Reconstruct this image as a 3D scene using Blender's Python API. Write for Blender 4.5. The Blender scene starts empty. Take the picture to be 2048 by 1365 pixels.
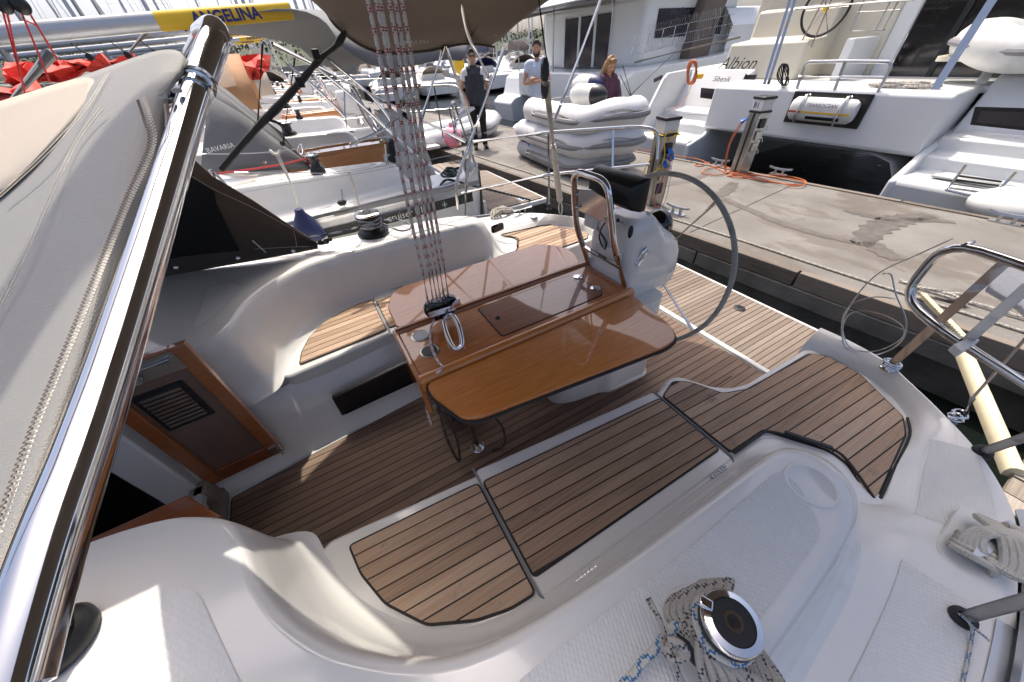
import bpy, bmesh, math, random
from mathutils import Vector as V, Matrix as M
random.seed(7)
S=bpy.context.scene; COL=S.collection
# ---------------- camera ----------------
FW=V((0.34753825,0.67045057,-0.65552513)); RT=V((0.86364696,-0.50112523,-0.05465746)); DN=V((-0.36514531,-0.54714672,-0.75319278))
CAM=V((0,0,1.68)); FPX=670.0
cd=bpy.data.cameras.new('camera'); cam=bpy.data.objects.new('camera',cd); COL.objects.link(cam)
cd.sensor_width=36; cd.lens=36*FPX/2048; cd.clip_start=.02; cd.clip_end=3000
cam.matrix_world=M(((RT.x,-DN.x,-FW.x,CAM.x),(RT.y,-DN.y,-FW.y,CAM.y),(RT.z,-DN.z,-FW.z,CAM.z),(0,0,0,1)))
S.camera=cam
# ---------------- light ----------------
EL=math.radians(64); AZ=math.atan2(.27,.96)
w=bpy.data.worlds.new('World'); S.world=w; w.use_nodes=True
nt=w.node_tree; bg=nt.nodes['Background']; sk=nt.nodes.new('ShaderNodeTexSky'); sk.sky_type='NISHITA'; sk.sun_disc=False
sk.sun_elevation=EL; sk.sun_rotation=AZ; sk.dust_density=5; sk.air_density=.5; sk.ozone_density=.2
nt.links.new(sk.outputs[0],bg.inputs[0]); bg.inputs[1].default_value=.15
sl=bpy.data.lights.new('sun','SUN'); so=bpy.data.objects.new('sun',sl); COL.objects.link(so)
sl.energy=2.0; sl.angle=math.radians(.6); sl.color=(1,.93,.82)
SD=V((math.sin(AZ)*math.cos(EL),math.cos(AZ)*math.cos(EL),math.sin(EL)))
so.rotation_euler=SD.to_track_quat('Z','Y').to_euler(); so.location=(0,0,20)
S.view_settings.view_transform='Standard'; S.view_settings.look='None'; S.view_settings.exposure=1.05; S.view_settings.gamma=1
S.render.engine='CYCLES'
# ---------------- geometry helpers ----------------
def ray(px,py): return FW+RT*((px-1024)/FPX)+DN*((py-682.5)/FPX)
def Pz(px,py,z): v=ray(px,py); return CAM+v*((z-CAM.z)/v.z)      # point of the plane z
def Px(px,py,x): v=ray(px,py); return CAM+v*(x/v.x)
def Py(px,py,y): v=ray(px,py); return CAM+v*(y/v.y)
def Pd(px,py,dep): return CAM+ray(px,py)*dep
def PD(px,py,dist): return CAM+ray(px,py).normalized()*dist
def catmull(p,n=6,closed=False):
    p=[V(q) for q in p]; out=[]; N=len(p)
    rng=range(N if closed else N-1)
    for i in rng:
        if closed: a,b,c,d=p[i-1],p[i],p[(i+1)%N],p[(i+2)%N]
        else: a,b,c,d=p[max(i-1,0)],p[i],p[i+1],p[min(i+2,N-1)]
        for k in range(n):
            t=k/n; out.append(.5*((2*b)+(c-a)*t+(2*a-5*b+4*c-d)*t*t+(3*b-a-3*c+d)*t*t*t))
    if not closed: out.append(p[-1])
    return out
def obj(name,me,mat=None,parent=None,smooth=True,bevel=0,label=None,ang=38):
    o=bpy.data.objects.new(name,me); COL.objects.link(o)
    if mat and not me.materials: me.materials.append(MT[mat] if isinstance(mat,str) else mat)
    if smooth: me.shade_smooth(); me.set_sharp_from_angle(angle=math.radians(ang))
    if bevel:
        b=o.modifiers.new('bevel','BEVEL'); b.width=bevel; b.segments=2; b.limit_method='ANGLE'; b.angle_limit=math.radians(40)
    if parent is not None:
        o.parent=parent; o.matrix_parent_inverse=parent_world(parent).inverted()
    if label: o['label']=label
    return o
def parent_world(o):
    m=o.matrix_basis.copy()
    while o.parent: m=o.parent.matrix_basis @ o.matrix_parent_inverse @ m; o=o.parent
    return m
def mesh(name,parts,mat=None,parent=None,**k):
    """parts: list of (verts, faces[, uvs]) joined in ONE mesh object"""
    if isinstance(parts,tuple): parts=[parts]
    vs=[];fs=[];uvs=[]
    for p in parts:
        b=len(vs); vs+=[tuple(q) for q in p[0]]; fs+=[[i+b for i in f] for f in p[1]]
        uvs+=(p[2] if len(p)>2 else [[(0,0)]*len(f) for f in p[1]])
    me=bpy.data.meshes.new(name); me.from_pydata(vs,[],fs)
    ul=me.uv_layers.new(name='UVMap'); k2=0
    for f in uvs:
        for c in f: ul.data[k2].uv=c; k2+=1
    me.update()
    return obj(name,me,mat,parent,**k)
def fixn(me):
    bm=bmesh.new(); bm.from_mesh(me); bmesh.ops.recalc_face_normals(bm,faces=bm.faces); bm.to_mesh(me); bm.free()
def frame(t,up=V((0,0,1))):
    t=t.normalized(); 
    if abs(t.dot(up))>.97: up=V((1,0,0))
    a=t.cross(up).normalized(); return a,a.cross(t)
def tube(pts,r,n=8,closed=False,cap=True):
    pts=[V(p) for p in pts]; N=len(pts); R=r if isinstance(r,(list,tuple)) else [r]*N
    vs=[];fs=[];uv=[]; L=0; Ls=[]; prev=None
    for i,p in enumerate(pts):
        a=pts[i-1] if (i>0 or closed) else p; b=pts[(i+1)%N] if (i<N-1 or closed) else p
        t=(b-a); 
        if t.length<1e-9: t=V((0,0,1))
        t.normalize()
        if prev is None: u,v=frame(t)
        else:
            u=prev-t*prev.dot(t)
            if u.length<1e-6: u,v=frame(t)
            u.normalize(); v=t.cross(u)
        prev=u
        if i: L+=(p-pts[i-1]).length
        Ls.append(L)
        for k in range(n):
            an=2*math.pi*k/n; vs.append(p+(u*math.cos(an)+v*math.sin(an))*R[i])
    for i in range(N if closed else N-1):
        j=(i+1)%N; l1=Ls[j] if j else L+(pts[0]-pts[-1]).length
        for k in range(n):
            k2=(k+1)%n; fs.append([i*n+k,i*n+k2,j*n+k2,j*n+k]); uv.append([(Ls[i],k/n),(Ls[i],(k+1)/n),(l1,(k+1)/n),(l1,k/n)])
    if cap and not closed:
        fs.append(list(range(n))[::-1]); uv.append([(0,0)]*n); fs.append([(N-1)*n+k for k in range(n)]); uv.append([(0,0)]*n)
    return vs,fs,uv
def stube(pts,r,n=8,k=6,closed=False,**kw): return tube(catmull(pts,k,closed),r,n,closed,**kw)
def bend(pts,rad,seg=5):
    """polyline with its corners rounded"""
    pts=[V(p) for p in pts]; out=[pts[0]]
    for i in range(1,len(pts)-1):
        a,b,c=pts[i-1],pts[i],pts[i+1]; r=min(rad,(a-b).length*.48,(c-b).length*.48)
        s=b+(a-b).normalized()*r; e=b+(c-b).normalized()*r
        for k in range(seg+1):
            t=k/seg; out.append(s*(1-t)**2+b*2*t*(1-t)+e*t*t)
    out.append(pts[-1]); return out
def box(c,s,rz=0,m=None):
    x,y,z=[q/2 for q in s]; vs=[V((a*x,b*y,d*z)) for d in(-1,1) for b in(-1,1) for a in(-1,1)]
    R=M.Rotation(rz,3,'Z') if m is None else m
    vs=[R@q+V(c) for q in vs]
    return vs,[[0,2,3,1],[4,5,7,6],[0,1,5,4],[2,6,7,3],[0,4,6,2],[1,3,7,5]]
def boxp(p0,p1): 
    p0,p1=V(p0),V(p1); return box((p0+p1)/2,[abs(q) for q in p1-p0])
def beam(a,b,w,h,up=V((0,0,1))):
    a,b=V(a),V(b); t=(b-a); u,v=frame(t,up); vs=[]
    for p in(a,b):
        for s1,s2 in((-1,-1),(1,-1),(1,1),(-1,1)): vs.append(p+u*s1*w/2+v*s2*h/2)
    return vs,[[3,2,1,0],[4,5,6,7],[0,1,5,4],[1,2,6,5],[2,3,7,6],[3,0,4,7]]
def prism(poly,z0,z1):
    n=len(poly); A=sum(poly[i][0]*poly[(i+1)%n][1]-poly[(i+1)%n][0]*poly[i][1] for i in range(n))
    if A<0: poly=poly[::-1]
    vs=[V((p[0],p[1],z0)) for p in poly]+[V((p[0],p[1],z1)) for p in poly]
    return vs,[list(range(n))[::-1],[n+i for i in range(n)]]+[[i,(i+1)%n,n+(i+1)%n,n+i] for i in range(n)]
def slab(poly,th,up=None):
    """planar 3-D polygon thickened along its normal"""
    poly=[V(p) for p in poly]; n=len(poly); nr=V((0,0,0))
    for i in range(n): nr+=(poly[i]-poly[0]).cross(poly[(i+1)%n]-poly[0])
    nr.normalize(); vs=poly+[p+nr*th for p in poly]
    return vs,[list(range(n))[::-1],[n+i for i in range(n)]]+[[i,(i+1)%n,n+(i+1)%n,n+i] for i in range(n)]
def lathe(prof,c=(0,0,0),n=20,ax=V((0,0,1))):
    u,v=frame(V(ax)); ax=V(ax).normalized(); c=V(c); vs=[];fs=[]
    for r,z in prof:
        for k in range(n):
            a=2*math.pi*k/n; vs.append(c+(u*math.cos(a)+v*math.sin(a))*max(r,1e-4)+ax*z)
    m=len(prof)
    for i in range(m-1):
        for k in range(n): fs.append([i*n+k,(i*n+(k+1)%n),(i+1)*n+(k+1)%n,(i+1)*n+k])
    fs.append(list(range(n))[::-1]); fs.append([(m-1)*n+k for k in range(n)])
    return vs,fs
def loft(rings,closed=False,caps=False,flip=False):
    n=len(rings[0]); vs=[V(p) for r in rings for p in r]; fs=[];uv=[]
    for i in range(len(rings)-1):
        for k in range(n if closed else n-1):
            k2=(k+1)%n; f=[i*n+k,i*n+k2,(i+1)*n+k2,(i+1)*n+k]; fs.append(f[::-1] if flip else f)
            uv.append([(i,k),(i,k+1),(i+1,k+1),(i+1,k)])
    if caps:
        fs.append(list(range(n))[::-1]); fs.append([(len(rings)-1)*n+k for k in range(n)]); uv+= [[(0,0)]*n]*2
    return vs,fs,uv
def ball(c,r,n=14,m=None):
    r=r if isinstance(r,(tuple,list)) else (r,r,r)
    vs,fs=lathe([(math.sin(math.pi*i/n),-math.cos(math.pi*i/n)) for i in range(n+1)],n=n+4)
    Q=m or M.Identity(3); return [Q@V((p.x*r[0],p.y*r[1],p.z*r[2]))+V(c) for p in vs],fs
def thing(name,label,cat,loc=(0,0,0),group=None):
    o=bpy.data.objects.new(name,None); COL.objects.link(o); o.location=loc; o.empty_display_size=.1
    return tag(o,label,cat,group)
def tag(o,label=None,cat=None,group=None,kind=None):
    if label: o['label']=label
    if cat: o['category']=cat
    if group: o['group']=group
    if kind: o['kind']=kind
    return o
def adopt(c,parent,src):
    c.parent=parent; c.matrix_parent_inverse=src.matrix_parent_inverse.copy()
def copy_tree(o,parent=None,label=None):
    c=o.copy(); COL.objects.link(c); adopt(c,parent,o)
    if label: c['label']=label
    for ch in [q for q in bpy.data.objects if q.parent==o]: copy_tree(ch,c)
    return c
def text(name,body,size,origin,right,up,mat,parent=None,depth=.0012,shear=0,align='LEFT',space=1,bold=0):
    cu=bpy.data.curves.new(name,'FONT'); cu.body=body; cu.size=size; cu.extrude=depth; cu.shear=shear; cu.align_x=align; cu.space_character=space; cu.resolution_u=3; cu.offset=bold
    o=bpy.data.objects.new(name,cu); COL.objects.link(o); bpy.context.view_layer.update()
    me=bpy.data.meshes.new_from_object(o.evaluated_get(bpy.context.evaluated_depsgraph_get())); bpy.data.objects.remove(o)
    right=V(right).normalized(); up=V(up); up=(up-right*up.dot(right)).normalized(); nz=right.cross(up)
    for v in me.vertices: c=v.co.copy(); v.co=V(origin)+right*c.x+up*c.y+nz*c.z
    me.name=name; me.materials.clear()
    return obj(name,me,mat,parent,smooth=False)
# ---------------- materials ----------------
MT={}
def lin(c): return tuple((q/12.92 if q<=.04045 else ((q+.055)/1.055)**2.4) for q in c)
class NG:
    def __init__(s,m): s.t=m.node_tree; s.n=s.t.nodes; s.b=s.n['Principled BSDF']
    def new(s,t,ins=None,**k):
        nd=s.n.new('ShaderNode'+t)
        for a,b in k.items(): setattr(nd,a,b)
        for a,b in (ins or {}).items():
            if isinstance(b,bpy.types.NodeSocket): s.t.links.new(b,nd.inputs[a])
            else: nd.inputs[a].default_value=b
        return nd
    def set(s,inp,val):
        if isinstance(val,bpy.types.NodeSocket): s.t.links.new(val,s.b.inputs[inp])
        else: s.b.inputs[inp].default_value=val
    def co(s,kind='Object',scale=(1,1,1),rot=(0,0,0)):
        c=s.new('TexCoord'); return s.new('Mapping',{'Vector':c.outputs[kind],'Scale':scale,'Rotation':rot}).outputs[0]
    def noise(s,vec,scale=5,detail=4,rough=.55): return s.new('TexNoise',{'Vector':vec,'Scale':scale,'Detail':detail,'Roughness':rough}).outputs[0]
    def ramp(s,fac,stops):
        nd=s.new('ValToRGB',{'Fac':fac}); e=nd.color_ramp.elements
        while len(e)<len(stops): e.new(.5)
        for q,(p,c) in zip(e,stops): q.position=p; q.color=(*c,1) if len(c)==3 else c
        return nd.outputs[0]
    def mix(s,fac,a,b,bt='MIX'):
        nd=s.new('Mix',data_type='RGBA',blend_type=bt)
        for i,val in ((0,fac),(6,a),(7,b)):
            if isinstance(val,bpy.types.NodeSocket): s.t.links.new(val,nd.inputs[i])
            else: nd.inputs[i].default_value=(*val,1) if (i and len(val)==3) else val
        return nd.outputs[2]
    def math(s,op,a,b=0.0):
        nd=s.new('Math',operation=op)
        for i,val in ((0,a),(1,b)):
            if isinstance(val,bpy.types.NodeSocket): s.t.links.new(val,nd.inputs[i])
            else: nd.inputs[i].default_value=val
        return nd.outputs[0]
    def bump(s,h,strength=.3,dist=.002): s.set('Normal',s.new('Bump',{'Height':h,'Strength':strength,'Distance':dist}).outputs[0])
def newmat(n):
    m=bpy.data.materials.new(n); m.use_nodes=True; MT[n]=m; return NG(m)
def plain(n,col,rough=.5,metal=0,var=.12,vs=3,bump=0,bs=200,coat=0,spec=None,bd=.001):
    g=newmat(n); co=g.co(); f=g.noise(co,vs,5)
    lo=tuple(c*(1-var) for c in col); hi=tuple(min(1,c*(1+var*.6)) for c in col)
    g.set('Base Color',g.ramp(f,[(.3,lo),(.7,hi)])); g.set('Metallic',metal)
    g.set('Roughness',g.math('MULTIPLY_ADD',g.noise(co,vs*6,3),.0) if False else rough)
    if var: 
        rr=g.new('MapRange',{'Value':g.noise(co,vs*5,3),'To Min':max(.02,rough-.08),'To Max':min(1,rough+.1)}); g.set('Roughness',rr.outputs[0])
    if coat: g.set('Coat Weight',coat); g.set('Coat Roughness',.04)
    if bump: g.bump(g.noise(co,bs,2),bump,bd)
    return g
g=newmat('gelcoat'); co=g.co(); sc=g.new('MapRange',{'Value':g.noise(g.co(scale=(1,2.2,1)),17,9,.72),'From Min':.58,'From Max':.80}).outputs[0]; gr=g.new('MapRange',{'Value':g.noise(co,2.6,7,.65),'From Min':.45,'From Max':.75}).outputs[0]
g.set('Base Color',g.mix(g.math('MULTIPLY',gr,.22),g.mix(g.math('MULTIPLY',sc,.30),(.73,.72,.685),(.47,.45,.41)),(.60,.575,.52))); g.set('Roughness',g.new('MapRange',{'Value':g.noise(co,30,6,.7),'To Min':.10,'To Max':.30}).outputs[0]); g.set('Coat Weight',.4); g.set('Coat Roughness',.06)
plain('hullwhite',(.74,.74,.72),.25,var=.05,vs=.8,coat=.3)
plain('catwhite',(.72,.73,.72),.3,var=.05,vs=.6,coat=.2)
plain('cream',(.62,.58,.47),.4,var=.08,vs=1)
plain('greywhite',(.50,.51,.50),.45,var=.1,vs=2)
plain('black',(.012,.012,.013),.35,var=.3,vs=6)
plain('blackgloss',(.006,.006,.007),.06,var=.2,vs=4,coat=.5)
plain('rubber',(.02,.02,.02),.7,var=.3,vs=9,bump=.2,bs=300)
plain('caulk',(.008,.008,.008),.6,var=.2)
plain('steel',(.62,.62,.61),.12,1,var=.06,vs=9)
plain('chrome',(.75,.75,.76),.04,1,var=.03,vs=6)
plain('brushed',(.42,.41,.39),.3,1,var=.15,vs=12)
plain('alu',(.55,.56,.57),.32,1,var=.1,vs=8)
plain('spar',(.52,.53,.54),.35,.6,var=.06,vs=2)
plain('navy',(.015,.02,.08),.4,var=.2)
plain('fender',(.66,.66,.63),.45,var=.12,vs=5)
plain('yellow',(.80,.50,.02),.4,var=.06)
plain('textblue',(.03,.03,.14),.4,var=.05)
plain('red',(.75,.05,.02),.6,var=.25,vs=5)
plain('orange',(.50,.13,.04),.5,var=.12,vs=7)
plain('blueplug',(.02,.13,.5),.35,var=.1)
plain('pvcgrey',(.40,.41,.42),.5,var=.15,vs=4,bump=.15,bs=30,bd=.004)
plain('pvclight',(.68,.68,.68),.45,var=.12,vs=3,bump=.15,bs=20,bd=.006)
plain('pvcband',(.22,.22,.23),.5,var=.1)
plain('skin',(.46,.25,.16),.5,var=.12,vs=12)
plain('hairdark',(.02,.013,.009),.6,var=.4,vs=60)
plain('hairblond',(.30,.17,.07),.5,var=.6,vs=50)
plain('shirtblue',(.48,.55,.66),.85,var=.1,vs=10,bump=.4,bs=25,bd=.01)
plain('shirtwhite',(.72,.72,.70),.85,var=.06,vs=10,bump=.3,bs=25,bd=.008)
plain('vest',(.035,.037,.045),.8,var=.25,vs=10,bump=.4,bs=20,bd=.01)
plain('trousers',(.012,.012,.014),.85,var=.3,vs=12,bump=.4,bs=22,bd=.01)
plain('plum',(.10,.04,.06),.85,var=.2,vs=12,bump=.3,bs=25,bd=.008)
plain('strapblack',(.012,.012,.012),.75,var=.3,vs=30)
plain('redstitch',(.45,.04,.04),.7)
plain('stitch',(.62,.58,.50),.8,var=.1)
plain('bumper',(.62,.55,.38),.55,var=.2,vs=4)
plain('concside',(.16,.155,.14),.9,var=.45,vs=2.5,bump=.5,bs=20,bd=.01)
plain('hatchglass',(.03,.025,.035),.08,var=.3,vs=2)
plain('wire',(.5,.5,.5),.3,1,var=.1,vs=30)
plain('pink',(.75,.25,.35),.5)
plain('hill',(.06,.075,.04),.95,var=.5,vs=.15)
plain('stonequay',(.42,.36,.29),.9,var=.3,vs=.5)
def canvas(n,c1,rough=.8,var=.15,wr=1.0):
    g=newmat(n); co=g.co(); f=g.noise(co,2.5,4); g.set('Base Color',g.ramp(f,[(.3,tuple(q*(1-var) for q in c1)),(.7,c1)])); g.set('Roughness',rough)
    g.set('Sheen Weight',.15)
    h=g.math('ADD',g.math('MULTIPLY',g.noise(co,5,3),6*wr),g.noise(co,900,1)); g.bump(h,.35,.004); return g
canvas('canvasgrey',(.27,.265,.245),.55,.1,.7); canvas('canvasbrown',(.085,.062,.046)); canvas('canvasbeige',(.52,.45,.36),.7); canvas('canvasdark',(.055,.055,.055))
canvas('canvastaupe',(.15,.12,.095),.8); canvas('canvasslate',(.16,.165,.17)); canvas('canvasorange',(.42,.22,.10),.8); canvas('canvasred',(.85,.045,.015),.65,.3,2)
def teak(n,stops,rough=.7,varn=0,gs=(1.2,45,45),bump=.25):
    g=newmat(n); oi=g.new('ObjectInfo'); tc=g.new('TexCoord')
    off=g.new('VectorMath',{0:tc.outputs['Object'],1:(0,0,0)},operation='ADD'); ofs=g.new('CombineXYZ',{'X':g.math('MULTIPLY',oi.outputs['Random'],37.0),'Y':g.math('MULTIPLY',oi.outputs['Random'],11.0),'Z':0.0})
    g.t.links.new(ofs.outputs[0],off.inputs[1])
    mp=g.new('Mapping',{'Vector':off.outputs[0],'Scale':gs}).outputs[0]
    f=g.noise(mp,3,6,.62); big=g.noise(off.outputs[0],2.2,4)
    fac=g.math('ADD',g.math('MULTIPLY',f,.62),g.math('ADD',g.math('MULTIPLY',big,.3),g.math('MULTIPLY_ADD' if False else 'MULTIPLY',oi.outputs['Random'],.30)))
    c=g.ramp(fac,stops)
    if not varn:
        spots=g.new('MapRange',{'Value':g.noise(g.co(scale=(1.6,3,3)),9,5,.7),'From Min':.60,'From Max':.72}); c=g.mix(g.math('MULTIPLY',spots.outputs[0],.55),c,(.09,.085,.08))
    g.set('Base Color',c); g.set('Roughness',rough)
    if varn: g.set('Coat Weight',1); g.set('Coat Roughness',.035); g.set('Coat IOR',1.55)
    g.bump(f,bump,.0012 if not varn else .0003); return g
teak('teak',[(.36,(.20,.128,.080)),(.56,(.36,.24,.155)),(.78,(.49,.35,.245)),(1.0,(.55,.44,.34))],gs=(1.2,70,70))
teak('teaksole',[(.36,(.095,.058,.038)),(.6,(.19,.122,.082)),(.95,(.29,.205,.15))])
teak('teakgrey',[(.36,(.11,.08,.058)),(.6,(.195,.15,.115)),(.95,(.30,.25,.20))])
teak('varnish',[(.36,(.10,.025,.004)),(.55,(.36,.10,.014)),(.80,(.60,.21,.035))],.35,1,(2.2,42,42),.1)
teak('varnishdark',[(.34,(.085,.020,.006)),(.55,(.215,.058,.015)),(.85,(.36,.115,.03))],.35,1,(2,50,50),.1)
teak('varnishnb',[(.34,(.28,.09,.016)),(.55,(.52,.19,.04)),(.85,(.65,.28,.07))],.35,1,(1.5,40,40),.1)
teak('deckplank',[(.3,(.11,.095,.075)),(.55,(.24,.20,.16)),(.8,(.36,.32,.27))],.9,0,(1.2,30,30),.5)
teak('dockwood',[(.3,(.05,.043,.036)),(.55,(.14,.118,.095)),(.75,(.21,.18,.15)),(.95,(.24,.13,.09))],.9,0,(20,.7,20),.8)
def nonskid(n,rot):
    g=newmat(n); co=g.co(scale=(1,1,.01),rot=(0,0,rot)); ck=g.new('TexChecker',{'Vector':co,'Scale':260.0}).outputs['Fac']
    vo=g.new('TexVoronoi',{'Vector':g.co(scale=(130,75,.01),rot=(0,0,rot)),'Scale':1.0,'Randomness':0.0}).outputs['Distance']
    big=g.noise(g.co(),2,3); g.set('Base Color',g.ramp(big,[(.3,(.68,.675,.65)),(.7,(.74,.735,.71))])); g.set('Roughness',.5); g.bump(vo,.62,-.005); return g
nonskid('nonskid',.6)
def rope(n,base,fleck,dens=90,amt=.5,ks=160):
    g=newmat(n); uv=g.new('TexCoord').outputs['UV']; sp=g.new('SeparateXYZ',{0:uv}); u,vv=sp.outputs[0],sp.outputs[1]
    a=g.math('SINE',g.math('ADD',g.math('MULTIPLY',u,ks*6.28/2),g.math('MULTIPLY',vv,18.85))); b=g.math('SINE',g.math('SUBTRACT',g.math('MULTIPLY',u,ks*6.28/2),g.math('MULTIPLY',vv,18.85)))
    br=g.math('MULTIPLY',a,b)
    s1=g.math('SINE',g.math('ADD',g.math('MULTIPLY',u,dens),g.math('MULTIPLY',vv,6.283))); s2=g.math('SINE',g.math('SUBTRACT',g.math('MULTIPLY',u,dens),g.math('MULTIPLY',vv,6.283)))
    m=g.math('GREATER_THAN',g.math('MULTIPLY',g.math('MAXIMUM',s1,s2),g.math('ADD',g.math('MULTIPLY',br,.35),.8)),1-amt)
    c=g.mix(m,base,fleck); c=g.mix(g.math('MULTIPLY',g.noise(g.co(),40,3),.18),c,tuple(q*.45 for q in base)); g.set('Base Color',c); g.set('Roughness',.85); g.bump(br,.6,.0015); return g
rope('ropered',(.74,.71,.66),(.45,.04,.04),150,.30); rope('ropegrey',(.45,.42,.37),(.05,.05,.06),110,.22); rope('ropewhite',(.60,.57,.50),(.50,.47,.41),60,.3)
rope('ropeblue',(.60,.58,.52),(.03,.18,.38),120,.32); rope('ropedark',(.07,.07,.065),(.17,.17,.15),80,.5); rope('ropeteal',(.02,.035,.03),(.3,.32,.3),70,.25); rope('ropenavy',(.42,.43,.45),(.03,.04,.09),45,.6); rope('ropebrown',(.055,.04,.035),(.12,.09,.08),80,.4)
g=newmat('concrete'); co=g.co(); st=g.noise(g.co(scale=(1,.45,1)),1.1,7,.62); fine=g.noise(co,60,4); br=g.new('TexWave',{'Vector':g.co(scale=(1,1,1)),'Scale':45.0,'Distortion':.6,'Detail':2.0},bands_direction='Y').outputs[1]
c=g.ramp(g.math('ADD',g.math('MULTIPLY',fine,.35),g.math('MULTIPLY',g.noise(co,1.6,6),.65)),[(.3,(.115,.107,.096)),(.55,(.185,.174,.158)),(.75,(.25,.237,.217))])
wet=g.new('MapRange',{'Value':st,'From Min':.53,'From Max':.56}).outputs[0]
c=g.mix(g.math('MULTIPLY',wet,.6),c,(.13,.105,.08)); g.set('Base Color',c); g.set('Roughness',g.new('MapRange',{'Value':wet,'To Min':.9,'To Max':.45}).outputs[0]); g.bump(g.math('ADD',g.math('MULTIPLY',br,.5),g.math('MULTIPLY',g.noise(co,140,3),2.0)),.45,.003)
g=newmat('wetstain'); f=g.noise(g.co(),14,5); g.set('Base Color',g.ramp(f,[(.3,(.085,.075,.065)),(.7,(.14,.125,.11))])); g.set('Roughness',.45)
g=newmat('water'); g.set('Base Color',(.008,.012,.010,1)); g.set('Roughness',.06); g.set('IOR',1.33); g.bump(g.noise(g.co(scale=(1,1,1)),2.2,3),.25,.05)
g=newmat('smoked'); g.set('Base Color',(.16,.10,.075,1)); g.set('Roughness',.15); g.set('Coat Weight',.4)
g=newmat('clearvinyl'); g.set('Base Color',(.8,.75,.65,1)); g.set('Roughness',.15); g.set('Transmission Weight',.75); g.set('IOR',1.05)
g=newmat('quilt'); co=g.co(); br=g.new('TexBrick',{'Vector':g.co(scale=(1,1,1),rot=(.3,.5,.78)),'Scale':22.0,'Mortar Size':.04,'Brick Width':.5,'Row Height':.5},offset=0.0).outputs['Fac']; g.set('Base Color',(.70,.70,.68,1)); g.set('Roughness',.6); g.bump(br,.7,-.004)
g=newmat('foliage'); f=g.noise(g.co(),.8,6); g.set('Base Color',g.ramp(f,[(.3,(.025,.04,.018)),(.7,(.085,.105,.045))])); g.set('Roughness',.9)
# ================= THE YACHT WE STAND ON =================
YC=1.22
def mir(p): return V((p[0]-.08*min(1,max(0,(.6-p[0])/.6)),2*YC-p[1],p[2] if len(p)>2 else 0))
def ctop(x): return .75-.045*x     # slope of the coaming tops
def clip(poly,n,lo,hi):
    for sgn,lim in ((1,lo),(-1,-hi)):
        out=[]
        for i in range(len(poly)):
            a,b=poly[i-1],poly[i]; da=sgn*(a[0]*n[0]+a[1]*n[1])-lim; db=sgn*(b[0]*n[0]+b[1]*n[1])-lim
            if (da<0)!=(db<0): t=da/(da-db); out.append((a[0]+(b[0]-a[0])*t,a[1]+(b[1]-a[1])*t))
            if db>=0: out.append((b[0],b[1]))
        poly=out
        if len(poly)<3: return []
    q=[]
    for p in poly:
        if not q or (p[0]-q[-1][0])**2+(p[1]-q[-1][1])**2>1e-7: q.append(p)
    return q
def inset(poly,d):
    n=len(poly); A=sum(poly[i][0]*poly[(i+1)%n][1]-poly[(i+1)%n][0]*poly[i][1] for i in range(n)); s=1 if A>0 else -1
    out=[]
    for i in range(n):
        a,b,c=V(poly[i-1][:2]),V(poly[i][:2]),V(poly[(i+1)%n][:2]); e=(b-a).normalized(); f=(c-b).normalized()
        n1=V((-e.y,e.x))*s; n2=V((-f.y,f.x))*s; m=(n1+n2); m=m/max(m.length_squared,.3)*2 if m.length>1e-6 else n1
        out.append(tuple(b+m*d*.999 if m.length<4 else b+n1*d))
    return out
def rnd(poly,r,seg=4):
    n=len(poly); out=[]
    for i in range(n):
        a,b,c=V(poly[i-1]),V(poly[i]),V(poly[(i+1)%n]); q=min(r,(a-b).length*.45,(c-b).length*.45); s=b+(a-b).normalized()*q; e=b+(c-b).normalized()*q
        for k in range(seg+1): t=k/seg; p=s*(1-t)**2+b*2*t*(1-t)+e*t*t; out.append((p.x,p.y))
    return out
def planking(host,outline,ang,wid,z,mat,gap=.0048,th=.005,phase=0,rr=.02,split=0):
    """a black caulk bed and the teak planks on it, each plank an object of its own"""
    ol=rnd([(p[0],p[1]) for p in outline],rr)
    mesh('caulking',prism(ol,z-.006,z+.0012),'caulk',host,smooth=False)
    ol=inset(ol,.007); n=(-math.sin(ang),math.cos(ang)); ds=[p[0]*n[0]+p[1]*n[1] for p in ol]; k=math.floor((min(ds)-phase)/wid); 
    while k*wid+phase<max(ds):
        c=clip(ol,n,k*wid+phase+gap/2,(k+1)*wid+phase-gap/2); k+=1
        if len(c)<3: continue
        A=abs(sum(c[i-1][0]*c[i][1]-c[i][0]*c[i-1][1] for i in range(len(c))))/2
        if A<.0004: continue
        mesh('plank',prism(c,z-.003,z+.0035+random.uniform(0,.0012)),mat,host,smooth=False)
yacht=thing('sailing_yacht','white cruising yacht with teak cockpit and varnished table, seen from on board','yacht',(.5,YC,-.75))
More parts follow.
